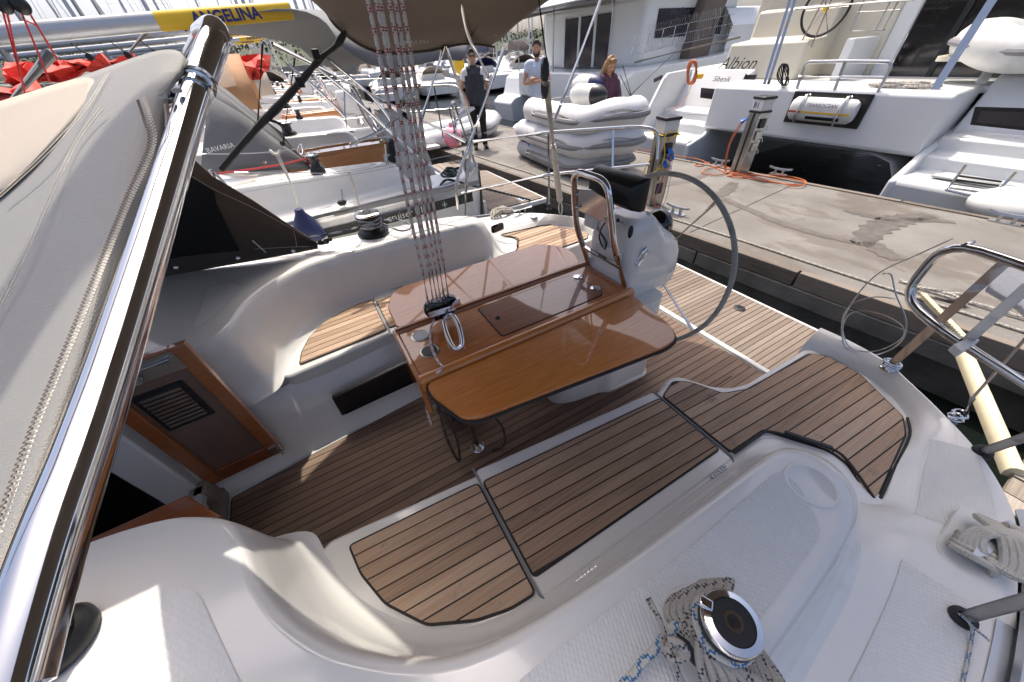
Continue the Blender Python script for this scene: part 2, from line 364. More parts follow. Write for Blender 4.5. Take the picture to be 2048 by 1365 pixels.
# --- hull and side decks ---
IE=[((-1.6,-.31),(-1.6,-.60)),((-.6,-.29),(-.6,-.58)),((.2,-.27),(.2,-.55)),((.62,-.25),(.7,-.52)),((1.0,-.21),(1.05,-.485)),((1.22,-.17),(1.30,-.45)),((1.32,-.165),(1.44,-.42)),((1.5,-.13),(1.57,-.365)),((1.69,-.11),(1.71,-.26)),((1.82,-.065),(1.83,-.12)),((1.92,.05),(1.93,.02)),((1.955,.16),(1.99,.11)),((1.95,.30),(2.02,.26)),((1.93,.40),(2.02,.40))]
Ic=catmull([(a[0],a[1],.5 if a[0]<1.1 else (.46 if a[0]<1.3 else .425)) for a,b in IE],4); Ec=catmull([(b[0],b[1],.5 if b[0]<1.3 else .485) for a,b in IE],4)
def deck_rings(m):
    R=[]
    for t,dz in ((-.3,-.02),(0,0),(.10,.02),(.25,.03),(.8,.03),(.95,.022),(1.0,.0),(1.03,-.03)):
        R.append([(m(a.lerp(b,t)+V((0,0,0)))+V((0,0,dz*(0 if (a.z>.49 and t>=0) else 1)))) for a,b in zip(Ic,Ec)])
    return R
ident=lambda p:V(p)
for nm,m,fl in (('side_deck',ident,True),('side_deck',mir,False)):
    o=mesh(nm,loft(deck_rings(m),flip=fl),'gelcoat',yacht); fixn(o.data)
    hs=[[m(b)+V((0,0,-.03)),m(b)+V((0,0,-.25)),m(V((b.x-.02,b.y+.06,b.z-.7))),m(V((b.x-.05,b.y+.2,-1.3)))] for b in Ec]
    o=mesh('hull_side',loft(hs),'hullwhite',yacht); fixn(o.data)
    a=[i for i in range(len(Ic)) if -1.5<Ic[i].x<1.71]
    rr=[[m(Ic[i].lerp(Ec[i],t))+V((0,0,.0022+(.03 if Ic[i].z<.45 else .012 if Ic[i].z<.49 else 0))) for i in a] for t in (.24,.5,.8)]
    o=mesh('nonskid_panel',loft(rr,flip=fl),'nonskid',yacht); fixn(o.data)
    tr=[m(q+V((0,-.004,.0))) for q in Ec if q.x<1.55]
    o=mesh('toe_rail',[tube([p+V((0,0,.025)) for p in tr],.014,6),loft([[p+V((0,0,dz)) for p in tr] for dz in(-.03,.03)]),loft([[m(q+V((0,.035*k,.004))) for q in Ec if q.x<1.55] for k in(0,1)])],'alu',yacht)
# --- coamings: islands that rise from seat and deck ---
KS=[((-1.7,.87,.80),(-1.7,.91,.42)),((-1.0,.85,.80),(-1.0,.89,.42)),((-.70,.82,.80),(-.68,.86,.42)),((-.55,.745,.79),(-.48,.80,.42)),((-.49,.64,.775),(-.425,.69,.42)),((-.455,.52,.76),(-.375,.55,.42)),((-.385,.39,.75),(-.295,.43,.42)),((-.27,.265,.75),(-.19,.325,.42)),((-.08,.155,.75),(-.04,.245,.42)),((.23,.115,.75),(.22,.205,.42)),((.6,.105,.75),(.6,.195,.42)),((.9,.10,.74),(.96,.19,.42)),((.99,.075,.73),(1.2,.185,.42)),((1.03,.0,.71),(1.365,.035,.42)),((.98,-.085,.70),(1.33,-.15,.425)),((.85,-.125,.71),(1.0,-.215,.495)),((.6,-.145,.73),(.64,-.262,.497)),((.2,-.16,.74),(.22,-.275,.5)),((-.5,-.175,.77),(-.5,-.295,.5)),((-1.0,-.18,.80),(-1.0,-.30,.5)),((-1.7,-.19,.80),(-1.7,-.31,.5))]
Kc=catmull([(k[0],k[1],ctop(k[0])) for k,s in KS],5,True); Sc=catmull([s for k,s in KS],5,True)
PROF=[(-.12,-.02),(0,0),(.28,.05),(.52,.2),(.7,.48),(.83,.78),(.93,.93),(1.06,.995),(1.22,1.0)]
def coaming(m,fl):
    rings=[]
    for h,v in PROF:
        rings.append([m((s.x+(k.x-s.x)*h,s.y+(k.y-s.y)*h,ctop(s.x+(k.x-s.x)*h) if v==1 else s.z+(k.z-s.z)*v)) for k,s in zip(Kc,Sc)])
    vs,fs,uv=loft(rings,True); n=len(Kc); fs.append([(len(rings)-1)*n+i for i in range(n)]); uv.append([(0,0)]*n)
    o=mesh('coaming',(vs,fs,uv),'gelcoat',yacht,ang=60); fixn(o.data); return o
coaming(ident,0); coaming(mir,1)
pad=rnd([(.02,.07),(.5,.055),(.86,.06),(.90,.035),(.80,-.09),(.5,-.11),(.1,-.115),(-.12,-.11),(-.12,.06)],.04)
padz=ctop
for m in(ident,mir):
    o=mesh('nonskid_panel',([m((x,y,padz(x)+.0022)) for x,y in pad],[list(range(len(pad)))]),'nonskid',yacht,smooth=False); fixn(o.data)
tri=rnd([(-.64,.62),(-.57,.57),(-.46,.30),(-.5,.2),(-.62,.2)],.03)
for m in(ident,mir): mesh('nonskid_panel',([m((x,y,ctop(x)+.0025)) for x,y in tri],[list(range(len(tri)))]),'nonskid',yacht,smooth=False)
# --- seats ---
SEAT=[(-.60,.69),(-.43,.71),(-.40,.728),(.14,.672),(1.05,.585),(1.17,.625),(1.235,.60),(1.30,.48),(1.37,.425),(1.46,.40),(1.93,.385),(1.985,.33),(1.985,.10),(1.85,-.07),(1.3,-.2),(.0,-.05),(-.6,.3)]
LIDCUT=[((.145,.72),(.145,.20)),((1.045,.60),(1.045,.19))]
for m in(ident,mir):
    ol=rnd([tuple(m((x,y,0)))[:2] for x,y in SEAT],.03)
    o=mesh('seat_moulding',prism(ol,.30,.4165),'gelcoat',yacht,bevel=.014)
    ri=[tuple(m((x,y+(-.07 if y>.3 else 0),0)))[:2] for x,y in SEAT]
    fr=[(-1.05,.93),(-.95,.97),(-.4,.92),(.2,.87),(1.05,.80),(1.22,.72),(1.32,.52),(1.5,.44),(2.1,.42)]; tp=[(-1.05,.88),(-.95,.87),(-.41,.715),(.2,.655),(1.05,.575),(1.2,.60),(1.31,.44),(1.5,.39),(2.02,.38)]
    z1=[.78,.78,.41,.35,.35,.35,.35,.35,.35]; z1=[.44,.44]+[.36]*7
    rr=[[m((a[0]+(b[0]-a[0])*t,a[1]+(b[1]-a[1])*t,-.02+(q+.02)*u)) for (a,b,q) in zip(fr,tp,z1)] for t,u in((0,0),(.12,.06),(.45,.45),(.85,.9),(1,1.0))]
    o=mesh('seat_riser',loft([catmull(r,3) for r in rr]),'gelcoat',yacht,ang=50); fixn(o.data)
ANG=-.0646
secs=[('seat_teak',[(-.345,.672),(.10,.640),(.1395,.634),(.1395,.225),(.05,.232),(-.05,.26),(-.18,.325),(-.275,.44),(-.325,.56)],'teak'),
 ('locker_lid',[(.1515,.632),(1.0385,.555),(1.033,.243),(.1515,.262)],'teak'),
 ('helm_seat_teak',[(1.051,.555),(1.17,.595),(1.235,.545),(1.30,.42),(1.42,.375),(1.885,.357),(1.94,.30),(1.935,.16),(1.80,-.055),(1.70,-.10),(1.31,-.16),(1.28,-.145),(1.37,-.04),(1.375,.02),(1.26,.205),(1.051,.213)],'teak')]
for m,ang in((ident,ANG),(mir,-ANG)):
    for nm,ol,mt in secs:
        if nm=='locker_lid':
            base=[(.148,.69),(1.042,.60),(1.04,.192),(.148,.205)]
            h=mesh(nm,prism(rnd([tuple(m((x,y,0)))[:2] for x,y in base],.02),.395,.4205),'gelcoat',yacht,bevel=.008)
        else:
            h=mesh(nm,prism(rnd(inset([tuple(m((x,y,0)))[:2] for x,y in ol],-.004),.02),.405,.4176),'gelcoat',yacht,smooth=False)
        planking(h,[m((x,y,0)) for x,y in ol],ang,.0455 if m is ident else .0485,.4235,mt,phase=.011)
    g=bend([m(p) for p in((.145,.70,.421),(.145,.19,.421),(1.045,.18,.421),(1.045,.60,.421))],.04)
    mesh('gasket',tube(g,.0042,6),'pvcband',yacht)
    for xx in(.26,.9):
        mesh('hinge',[tube([m((xx+.014*i,.1885,.426)),m((xx+.014*i+.011,.1885,.426))],.007,8) for i in range(6)],'steel',yacht)
# black trim that edges the coaming's aft end
for m in(ident,mir): mesh('trim',stube([m((x,y,.428)) for x,y in((1.06,.207),(1.2,.203),(1.27,.19),(1.345,.085),(1.385,.03),(1.385,-.03),(1.30,-.15))],.006,6,4),'rubber',yacht); mesh('handhold',beam(m((1.30,.155,.445)),m((1.385,.02,.437)),.016,.012),'black',yacht,bevel=.003)
for m in(ident,mir): mesh('trim',stube([m((x,y,.428)) for x,y in((1.29,-.165),(1.5,-.135),(1.70,-.107),(1.80,-.065))],.005,6,4),'rubber',yacht)
o=mesh('moulded_disc',lathe([(.066,-.02),(.066,.001),(.063,.004),(.058,.0045),(.054,.002),(.0,.002)],(.905,-.01,ctop(.905)+.0015),28),'gelcoat',yacht)
# --- cockpit sole ---
SOLE=[(-.95,.96),(-.955,1.455),(-.49,1.508),(.08,1.563),(1.08,1.66),(1.2,1.74),(1.32,1.95),(1.5,2.01),(2.09,2.03),(2.09,.41),(1.5,.43),(1.32,.49),(1.2,.70),(1.08,.78),(.08,.878)]
sole=mesh('cockpit_sole',prism([(-1.3,.4),(-1.3,2.04),(2.0,2.2),(2.14,2.2),(2.14,.24),(2.0,.24)],-.08,-.008),'gelcoat',yacht,smooth=False)
planking(sole,SOLE,0,.0455,0,'teaksole',phase=.01)
mesh('drain',[tube(bend([(1.62,.78,.004),(1.62,.62,.004),(1.9,.62,.004)],.02),.003,5)],'caulk',yacht)
# --- stern: sill and bathing platform ---
sill=mesh('transom_sill',boxp((2.105,.30,-.30),(2.145,2.14,.012)),'gelcoat',yacht,bevel=.006)
for y in(.47,1.97): mesh('hinge',[box((2.125,y,.014),(.03,.06,.018)),tube([(2.15,y-.03,.008),(2.15,y+.03,.008)],.009,8)],'black',yacht)
plat=mesh('bathing_platform',prism(rnd([(2.16,.20),(3.03,.20),(3.03,2.06),(2.9,2.2),(2.16,2.2)],.03),-.17,-.107),'gelcoat',yacht,bevel=.01)
planking(plat,[(2.165,.235),(2.985,.235),(2.985,2.04),(2.88,2.16),(2.165,2.16)],0,.0405,-.1,'teakgrey',gap=.0055)
mesh('drain_cap',[lathe([(.045,0),(.045,.006),(.036,.009),(.016,.009),(.014,.004),(0,.004)],(2.78,1.10,-.096),20)],'black',plat)
tp=Pz(1722,730,-.09); mesh('latch_plate',[box((2.72,.36,-.094),(.10,.14,.006)),box((2.72,.36,-.088),(.03,.07,.012))],'chrome',plat,bevel=.003)
for m in(ident,mir): o=mesh('quarter_wall',loft([[m(p) for p in((1.93,.40,z),(2.02,.395,z),(2.03,.22,z),(2.0,.08,z))] for z in(.45,.44,.2,-.5)]),'gelcoat',yacht); fixn(o.data)
# --- recessed handle in the far seat riser ---
a,b,c,d=[Py(*q,1.583+.0) for q in((664,798),(684,833),(842,760),(822,722))]
mesh('vent_recess',[slab([a+V((0,.0,0)),b,c,d][::-1],.03)],'black',yacht,bevel=.006,label='black recessed panel in the white seat front')
mesh('trim',tube([b.lerp(c,.05)+V((0,-.012,.02)),b.lerp(c,.95)+V((0,-.012,.02))],.006,6),'blackgloss',yacht)
# --- companionway ---
mesh('bulkhead',[boxp((-1.16,1.47,-.05),(-1.02,2.2,.80)),boxp((-1.16,.2,-.05),(-1.02,.93,.78)),boxp((-1.16,.9,-.05),(-1.02,1.5,.12))],'gelcoat',yacht,bevel=.01)
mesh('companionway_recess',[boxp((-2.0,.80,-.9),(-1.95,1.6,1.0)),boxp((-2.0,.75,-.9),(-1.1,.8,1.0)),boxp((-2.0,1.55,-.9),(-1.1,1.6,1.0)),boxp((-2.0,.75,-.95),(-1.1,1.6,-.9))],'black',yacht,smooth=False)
mesh('step',[boxp((-1.045,1.06,.0),(-.965,1.50,.055)),boxp((-1.05,1.42,.05),(-.975,1.50,.16))],'deckplank',yacht,bevel=.004)
mesh('door_sill',boxp((-1.03,.93,.12),(-.99,1.47,.16)),'greywhite',yacht,bevel=.004)
dx=lambda u,v,o=0:V((-.985+.335*u,1.512-o+.02*u,.115+.775*v))    # the open door leaf lies against the seat front
def leaf(u0,v0,u1,v1,o0,o1): return [dx(u,v,o) for o in(o0,o1) for u,v in((u0,v0),(u1,v0),(u1,v1),(u0,v1))],[[0,1,2,3],[7,6,5,4],[0,4,5,1],[1,5,6,2],[2,6,7,3],[3,7,4,0]]
dr=mesh('companionway_door',leaf(.03,.03,.97,.97,.0,.012),'smoked',yacht,smooth=False,label='open wooden washboard door with smoked panel and louvre')
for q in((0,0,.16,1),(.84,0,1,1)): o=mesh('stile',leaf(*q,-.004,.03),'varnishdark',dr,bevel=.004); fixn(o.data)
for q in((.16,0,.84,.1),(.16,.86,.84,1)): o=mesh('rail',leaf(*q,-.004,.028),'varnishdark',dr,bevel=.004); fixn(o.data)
o=mesh('louvre_frame',leaf(.2,.52,.7,.80,.012,.018),'black',dr,smooth=False)
for i in range(9): o=mesh('louvre_slat',leaf(.25,.545+.026*i,.65,.562+.026*i,.018,.026),'brushed',dr,smooth=False)
mesh('lock_plate',leaf(.42,.87,.86,.985,.028,.033),'brushed',dr,smooth=False); mesh('bolt',[tube([dx(.4,.95,.045),dx(.8,.95,.045)],.008,8),tube([dx(.45,.9,.035),dx(.45,.9,.06)],.012,8)],'chrome',dr)
mesh('hinge',[box(dx(.93,.06,.035),(.05,.012,.045)),tube([dx(.98,.0,.04),dx(.98,.1,.04)],.007,8)],'steel',dr)
o=mesh('hatch_board',[slab([Pz(*q,.42) for q in((150,1090),(372,990),(440,1032),(300,1100))],.03)],'varnishdark',yacht,bevel=.006); fixn(o.data)
# --- table ---
TZ=.70
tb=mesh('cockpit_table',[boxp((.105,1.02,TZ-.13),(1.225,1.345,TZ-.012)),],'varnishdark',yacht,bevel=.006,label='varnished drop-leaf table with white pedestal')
mesh('table_top',boxp((.10,1.02,TZ-.012),(1.235,1.345,TZ)),'varnish',tb,bevel=.003)
for y in(1.0,1.365): mesh('ridge',loft([[(x,y+dy,z) for dy,z in((-.02,TZ-.05),(-.021,TZ+.004),(-.010,TZ+.016),(.010,TZ+.016),(.021,TZ+.004),(.02,TZ-.05))] for x in(.09,.10,1.23,1.24)],True,True),'varnish',tb,ang=50)
mesh('end_board',boxp((.078,.985,TZ-.20),(.10,1.38,TZ+.006)),'varnish',tb,bevel=.006)
mesh('leaf',prism(rnd([(.105,.972),(.105,.90),(.165,.735),(.22,.708),(1.05,.612),(1.13,.625),(1.18,.70),(1.22,.972)],.035),TZ-.024,TZ-.002),'varnish',tb,bevel=.005)
mesh('leaf',prism(rnd([(.105,1.393),(.11,1.60),(.16,1.72),(.23,1.765),(1.16,1.76),(1.25,1.66),(1.275,1.55),(1.22,1.393)],.035),TZ-.024,TZ-.002),'varnish',tb,bevel=.005)
mesh('leaf_edging',[tube([(x,y,TZ-.02) for x,y in rnd([(.105,.985),(.102,.90),(.162,.732),(.22,.704),(1.05,.608),(1.133,.621),(1.184,.70),(1.222,.985)],.035)],.007,6)],'rubber',tb)
lo=[(.50,1.055),(.50,1.31),(1.05,1.31),(1.10,1.285),(1.10,1.075),(1.08,1.055)]
mesh('locker_gap',prism(rnd([(x,y) for x,y in inset(lo,-.006)],.02),TZ-.01,TZ+.0012),'caulk',tb,smooth=False)
lid=mesh('locker_lid',prism(rnd(lo,.018),TZ-.006,TZ+.003),'varnishdark',tb,smooth=False)
mesh('finger_hole',lathe([(.013,0),(.013,.0035),(.009,.0035),(.008,.001),(0,.001)],(.545,1.185,TZ+.002),14),'black',lid)
for y in(1.265,1.12): mesh('hinge_disc',[lathe([(.028,0),(.028,.0045),(.024,.006),(0,.006)],(1.10,y,TZ+.001),18)],'chrome',lid)
for x,y in((.185,1.27),(.185,1.145)):
    mesh('cup_hole',lathe([(.044,0),(.044,.002),(.038,.003),(.036,.0015),(0,.0015)],(x,y,TZ),22),'brushed',tb); mesh('cup_hole_cover',lathe([(.034,0),(.034,.001),(0,.001)],(x,y,TZ+.0018),18),'black' if y<1.2 else 'greywhite',tb)
mesh('table_leg',[tube([(.27,1.035,.0),(.25,1.06,TZ-.1)],.016,12)],'brushed',tb); mesh('leg_foot',[lathe([(.040,0),(.04,.006),(.030,.012),(.022,.03),(.016,.035)],(.27,1.035,.003),20)],'steel',tb)
pb=[(.80,1.40),(.80,1.06),(.90,1.01),(1.10,.98),(1.16,.945),(1.45,.925),(1.5,.97),(1.5,1.44),(1.4,1.47),(1.1,1.44)]
mesh('pedestal_base',[loft([[(x+(.95-x)*k*.12,y+(1.2-y)*k,z) for x,y in rnd(pb,.05)] for z,k in((.004,-.03),(.02,-.03),(.03,.02),(.6,.10),(TZ-.1,.16))],True,True)],'gelcoat',yacht,ang=50)
# --- mainsheet bracket on the table, hoop ---
br=[(.30,1.12,TZ),(.33,1.13,TZ+.05),(.42,1.14,TZ+.085),(.50,1.13,TZ+.05),(.53,1.12,TZ)]
bk=[Pz(888,640,TZ+.06),Pz(905,632,TZ+.085),Pz(918,655,TZ+.06),Pz(924,690,TZ+.015),Pz(908,697,TZ+.005),Pz(893,668,TZ+.03)]
mesh('sheet_hoop',stube(bk,.012,10,5,True),'chrome',tb)
# --- binnacle ---
bn=[(.52,[(1.24,1.02),(1.24,1.40),(1.62,1.40),(1.66,1.36),(1.66,1.06),(1.62,1.02)]),(.70,[(1.245,1.04),(1.245,1.38),(1.60,1.37),(1.72,1.32),(1.72,1.09),(1.60,1.05)]),(.83,[(1.24,1.05),(1.24,1.37),(1.52,1.36),(1.70,1.31),(1.70,1.10),(1.52,1.06)]),(.92,[(1.235,1.06),(1.235,1.36),(1.46,1.35),(1.54,1.30),(1.54,1.12),(1.46,1.07)]),(1.0,[(1.24,1.08),(1.24,1.34),(1.42,1.33),(1.46,1.30),(1.46,1.12),(1.42,1.09)]),(1.03,[(1.27,1.12),(1.27,1.30),(1.40,1.30),(1.42,1.28),(1.42,1.14),(1.40,1.12)])]
bi=mesh('binnacle',loft([[(x,y,z) for x,y in rnd(p,.05,4)] for z,p in bn],True,True),'gelcoat',yacht,ang=60); bi.modifiers.new('s','SUBSURF').render_levels=1
mesh('inspection_panel',[box((1.236,1.2,.80),(.008,.20,.14))],'gelcoat',bi,bevel=.01)
mesh('compass',[ball((1.585,1.2,.90),(.075,.085,.085),12),lathe([(.09,0),(.095,.02),(.07,.05)],(1.55,1.2,.86),18,V((.6,0,.8)))],'blackgloss',bi)
mesh('engine_control',[stube([(1.30,1.05,.80),(1.33,1.045,.84),(1.345,1.045,.89),(1.32,1.05,.87),(1.30,1.055,.83)],.007,8,4,True)],'chrome',bi)
HB=[(1.245,1.055,TZ),(1.12,1.06,.97),(1.06,1.085,1.25),(1.06,1.315,1.25),(1.12,1.34,.97),(1.245,1.345,TZ)]
hp=mesh('binnacle_hoop',[tube(bend(HB,.07),.0155,12)],'chrome',yacht); mesh('cross_bar',tube([(1.185,1.058,.83),(1.185,1.342,.83)],.013,10),'chrome',hp)
mesh('mounting_plate',[slab([(1.10,1.075,1.06),(1.10,1.325,1.06),(1.085,1.325,1.16),(1.08,1.2,1.185),(1.085,1.075,1.16)],.006),]+[ball((1.085,y,z),.008,6) for y in(1.10,1.30) for z in(1.08,1.14)],'steel',hp,smooth=False)
cp=mesh('chartplotter',loft([[(x,y,z) for y,z in rnd([(1.0+a,1.11+a),(1.32-a,1.11+a),(1.32-a,1.25-a),(1.0+a,1.25-a)],.02)] for x,a in((1.14,.03),(1.16,.012),(1.20,0),(1.215,0),(1.222,.008))],True,True),'black',yacht,label='black chartplotter housing on the binnacle hoop'); mesh('screen',[box((1.224,1.16,1.18),(.003,.25,.10))],'blackgloss',cp); mesh('lanyard_plug',ball((1.15,1.0,1.04),(.012,.012,.03),8),'black',cp)
for k,mt in((0,'black'),(.03,'greywhite'),(.05,'black')): mesh('cable',stube([(1.16,1.15+k,1.05),(1.19,1.22+k,.98),(1.22,1.26-k,.9),(1.235,1.22,.845),(1.25,1.12+k,.86)],.0045,6),mt,hp)
mesh('junction_box',[box((1.13,1.24,1.02),(.03,.07,.06))],'fender',hp,bevel=.006); mesh('support_bar',tube([(1.22,1.15,1.03),(1.3,1.16,.98)],.01,8),'steel',hp)
# --- wheel ---
wc=V((1.60,1.2,.66)); wu=V((.16,0,.98)).normalized(); wv=V((0,1,0)); R=.485
rim=[wc+(wu*math.sin(t)+wv*math.cos(t))*R for t in[2*math.pi*k/72 for k in range(72)]]
wh=mesh('steering_wheel',tube(rim,.013,10,True),plain('leather',(.36,.35,.315),.75,var=.3,vs=14,bump=.4,bs=120).t and 'leather',yacht,label='large leather covered steering wheel')
for k in range(4):
    t=2.09+math.pi*k/2; mesh('spoke',tube([wc,wc+(wu*math.sin(t)+wv*math.cos(t))*(R-.01)],.0085,8),'steel',wh)
mesh('hub',lathe([(.0,-.03),(.035,-.03),(.045,0),(.035,.03),(0,.035)],wc,16,V((1,0,-.16))),'chrome',wh); mesh('wheel_shaft',tube([wc,wc+V((.14,0,-.01))],.02,10),'steel',wh)
# --- pushpit rails ---
def rail(name,pts,r=.0135,rad=.06,par=yacht,mt='steel'): return mesh(name,tube(bend(pts,rad),r,10),mt,par)
pp=rail('pushpit',[(1.19,2.72,1.16),(1.9,2.74,1.13),(2.72,2.5,1.10),(2.82,2.35,1.08),(2.82,2.3,.85)],.0135,.09)
rail('rail',[(1.02,2.72,.50),(1.10,2.71,.92),(1.19,2.72,1.16)],par=pp); rail('rail',[(1.03,2.71,.82),(1.9,2.72,.80),(2.8,2.36,.80)],par=pp); rail('post',[(1.9,2.69,.5),(1.92,2.74,1.13)],par=pp); rail('post',[(2.45,2.4,.42),(2.5,2.58,1.1)],.011,par=pp)
for q in((1.02,2.72),(1.9,2.69)): mesh('base',lathe([(.03,0),(.03,.008),(.018,.02),(.017,.05)],(*q,.495),12),'black',pp)
b0=Pz(1777,735,.5); up=lambda px,py,z:Pz(px,py,z)
top=Pz(2006,522,1.13)
# starboard-hand loop of the near pushpit, seen on the right
A=Pz(1805,592,.87); B=Pz(1893,482,1.10); Cc=Pz(2040,528,1.10); D=Pz(2080,800,.80)
pn=mesh('pushpit',tube(bend([Pz(2200,590,1.10),Cc,B,A,Pz(1872,655,.85),Pz(2100,800,.80)],.10),.0145,10),'steel',yacht)
mesh('post',tube([b0,Pz(2016,520,1.10)],.0145,10),'steel',pn); mesh('post',tube([Pz(1925,690,.83),Pz(2060,570,1.08)],.0135,10),'steel',pn)
mesh('bracket',slab([Pz(*q,.86) for q in((1908,688),(1945,672),(1962,680),(1925,703))],.03),'fender',pn,bevel=.004)
mesh('helm_seat_pad',slab([Pz(1975,575,1.0),Pz(2012,510,1.06),Pz(2130,540,1.06),Pz(2130,700,.97),Pz(2040,612,.99)],.022),'quilt',pn,bevel=.005)
Bm=B*.5+(B+(A-B).normalized()*.1)*.25+(B+(Cc-B).normalized()*.1)*.25
mesh('rail_eye',[stube([Bm+V((0,0,.0)),Bm+V((-.01,-.02,.03)),Bm+V((.02,-.03,.035)),Bm+V((.02,-.01,.0))],.006,6,4,True)],'steel',pn)
mesh('base',[lathe([(.03,0),(.03,.008),(.02,.02),(.017,.04)],b0+V((0,0,-.01)),12)]+[stube([b0+V((.02*math.cos(a+i),.03*math.sin(a+i),.01+.01*i)) for a in(0,1.2,2.4,3.6,4.8)],.005,6,3,True) for i in range(3)],'steel',pn)
for (bx,by),(tx,ty) in (((1962,905),(2110,855)),((1922,1237),(2110,1185))):
    q=Pz(bx,by,.5); t=Pz(tx,ty,.78); st=mesh('stanchion',tube([q,t],.0135,10),'brushed',yacht); mesh('base',lathe([(.026,0),(.026,.012),(.018,.02)],q,14,(t-q)),'rubber',st)
q=Pz(1908,838,.49); sh=mesh('backstay_shackle',[stube([q+V((.03*math.cos(a),.02*math.sin(a),.01+.02*(i))) for a in(0,1.5,3,4.6)],.005,6,3,True) for i in range(2)]+[box(q+V((-.02,.0,.0)),(.05,.03,.006))],'steel',yacht)
mesh('backstay',[tube([q+V((.02,-.01,.03)),Pz(1942,800,.60),Pz(2120,600,1.02)],.0045,6)],'wire',sh); mesh('turnbuckle',tube([q+V((.02,-.01,.03)),Pz(1945,797,.60)],.008,8),'black',sh)
# --- mooring cleat on the near toe rail ---
q=Pz(1958,1090,.51)
mesh('cleat_pad',loft([[(x,y,z) for x,y in rnd([(q.x-.13,q.y+.06),(q.x+.12,q.y+.07),(q.x+.1,q.y-.06),(q.x-.12,q.y-.07)],.04)] for z in(.495,.508,.512)],True,True),'gelcoat',yacht)
cl=mesh('mooring_cleat',[loft([[p+V((0,dy*w*.012,.045+dz*w*.010)) for dy,dz in((-1,-1),(1,-1),(1.2,0),(1,1),(-1,1),(-1.2,0))] for p,w in((q+V((-.10,.01,0)),.5),(q+V((-.06,.005,-.004)),1),(q,1.2),(q+V((.06,-.005,-.004)),1),(q+V((.10,-.01,0)),.5))],True,True),tube([q+V((-.03,0,0)),q+V((-.03,0,.04))],.01),tube([q+V((.03,0,0)),q+V((.03,0,.04))],.01)],'alu',yacht)
# ================= canvas, rigging and ropes of our yacht =================
def grid(rows): return loft([[Pd(*q) for q in r] for r in rows])
hood=mesh('sprayhood',grid([[(372,104,.42),(332,94,.43),(258,118,.46),(130,165,.51),(0,206,.57),(-150,250,.64)],
 [(366,140,.405),(318,140,.395),(238,172,.41),(118,232,.45),(-10,292,.50),(-150,345,.56)],
 [(330,196,.40),(276,218,.375),(198,262,.385),(96,332,.41),(-20,400,.45),(-150,460,.51)],
 [(331,290,.385),(262,330,.35),(178,382,.35),(86,446,.375),(-20,505,.41),(-150,560,.46)],
 [(262,480,.335),(205,522,.31),(138,566,.315),(52,618,.335),(-40,670,.37),(-150,730,.41)],
 [(160,760,.275),(115,795,.26),(72,830,.268),(0,870,.285),(-70,910,.31),(-170,960,.34)],
 [(66,1000,.235),(25,1032,.225),(-5,1065,.232),(-60,1100,.245),(-130,1140,.265),(-220,1190,.29)],
 [(-24,1210,.20),(-60,1240,.192),(-80,1270,.197),(-130,1300,.208),(-190,1340,.22),(-280,1390,.24)]]),'canvasgrey',yacht,label='weathered grey sprayhood canvas beside the steel tube')
hood.modifiers.new('s','SUBSURF').render_levels=2; sm=hood.modifiers.new('t','SOLIDIFY'); sm.thickness=.004
ph=mesh('sunlit_panel',grid([[(206,146,.468),(130,162,.50),(60,184,.53),(0,203,.558),(-150,247,.63)],[(168,212,.432),(105,234,.445),(45,264,.47),(-10,289,.49),(-150,342,.55)],[(92,300,.412),(55,318,.418),(20,340,.425),(-20,366,.435),(-150,430,.49)],[(0,392,.432),(-12,396,.434),(-30,400,.436),(-60,406,.44),(-150,440,.48)]]),'canvasbeige',hood); ph.modifiers.new('s','SUBSURF').render_levels=2; sm=ph.modifiers.new('t','SOLIDIFY'); sm.thickness=.003  # beige hood panel, its lighter tone also holding the sunlight on it
def seam(px,n,ln,wd,mt,par,dep=.985,double=0):
    c=catmull([Pd(*q) for q in px],30); L=[0]
    for i in range(1,len(c)): L.append(L[-1]+(c[i]-c[i-1]).length)
    parts=[]
    for k in range(n):
        s=L[-1]*(k+.5)/n; i=max(j for j in range(len(L)) if L[j]<=s); i=min(i,len(c)-2); p=c[i].lerp(c[i+1],(s-L[i])/max(1e-6,L[i+1]-L[i])); t=(c[i+1]-c[i]).normalized(); side=t.cross(FW).normalized()
        for o in((-double,double) if double else (0,)):
            q=CAM+(p-CAM)*dep+side*o
            if wd: parts.append(tube([q-side*wd+t*ln*.3*(1 if k%2 else -1),q+side*wd-t*ln*.3*(1 if k%2 else -1)],.0005,4))
            else: parts.append(tube([q-t*ln/2,q+t*ln/2],.0005,4))
    o=mesh('stitching',parts,mt,par); o['kind']='stuff'; return o
seam([(288,195,.385),(300,232,.372),(308,292,.37),(255,415,.345),(158,655,.285),(72,860,.24),(5,1050,.215),(-60,1230,.19)],280,.0022,.0022,'stitch',hood,.975)
seam([(275,200,.384),(288,240,.372),(296,292,.368),(243,415,.343),(146,655,.283),(60,860,.238),(-7,1050,.213)],240,.002,.0015,plain('stitchdark',(.10,.075,.055),.8).t and 'stitchdark',hood,.975)
seam([(215,146,.46),(172,216,.43),(95,304,.41),(0,392,.43)],70,.0035,0,'stitch',hood,.965,.0018)
seam([(205,215,.40),(150,290,.40),(90,420,.375),(40,530,.36),(-20,650,.36)],90,.003,0,'stitch',hood,.97,.0018)
ed=mesh('edge_binding',stube([Pd(332,205,.392),Pd(331,292,.380),Pd(262,482,.331),Pd(160,762,.271),Pd(66,1002,.231),Pd(-24,1212,.196)],.0025,6,8),plain('binding',(.30,.25,.20),.8).t and 'binding',hood)
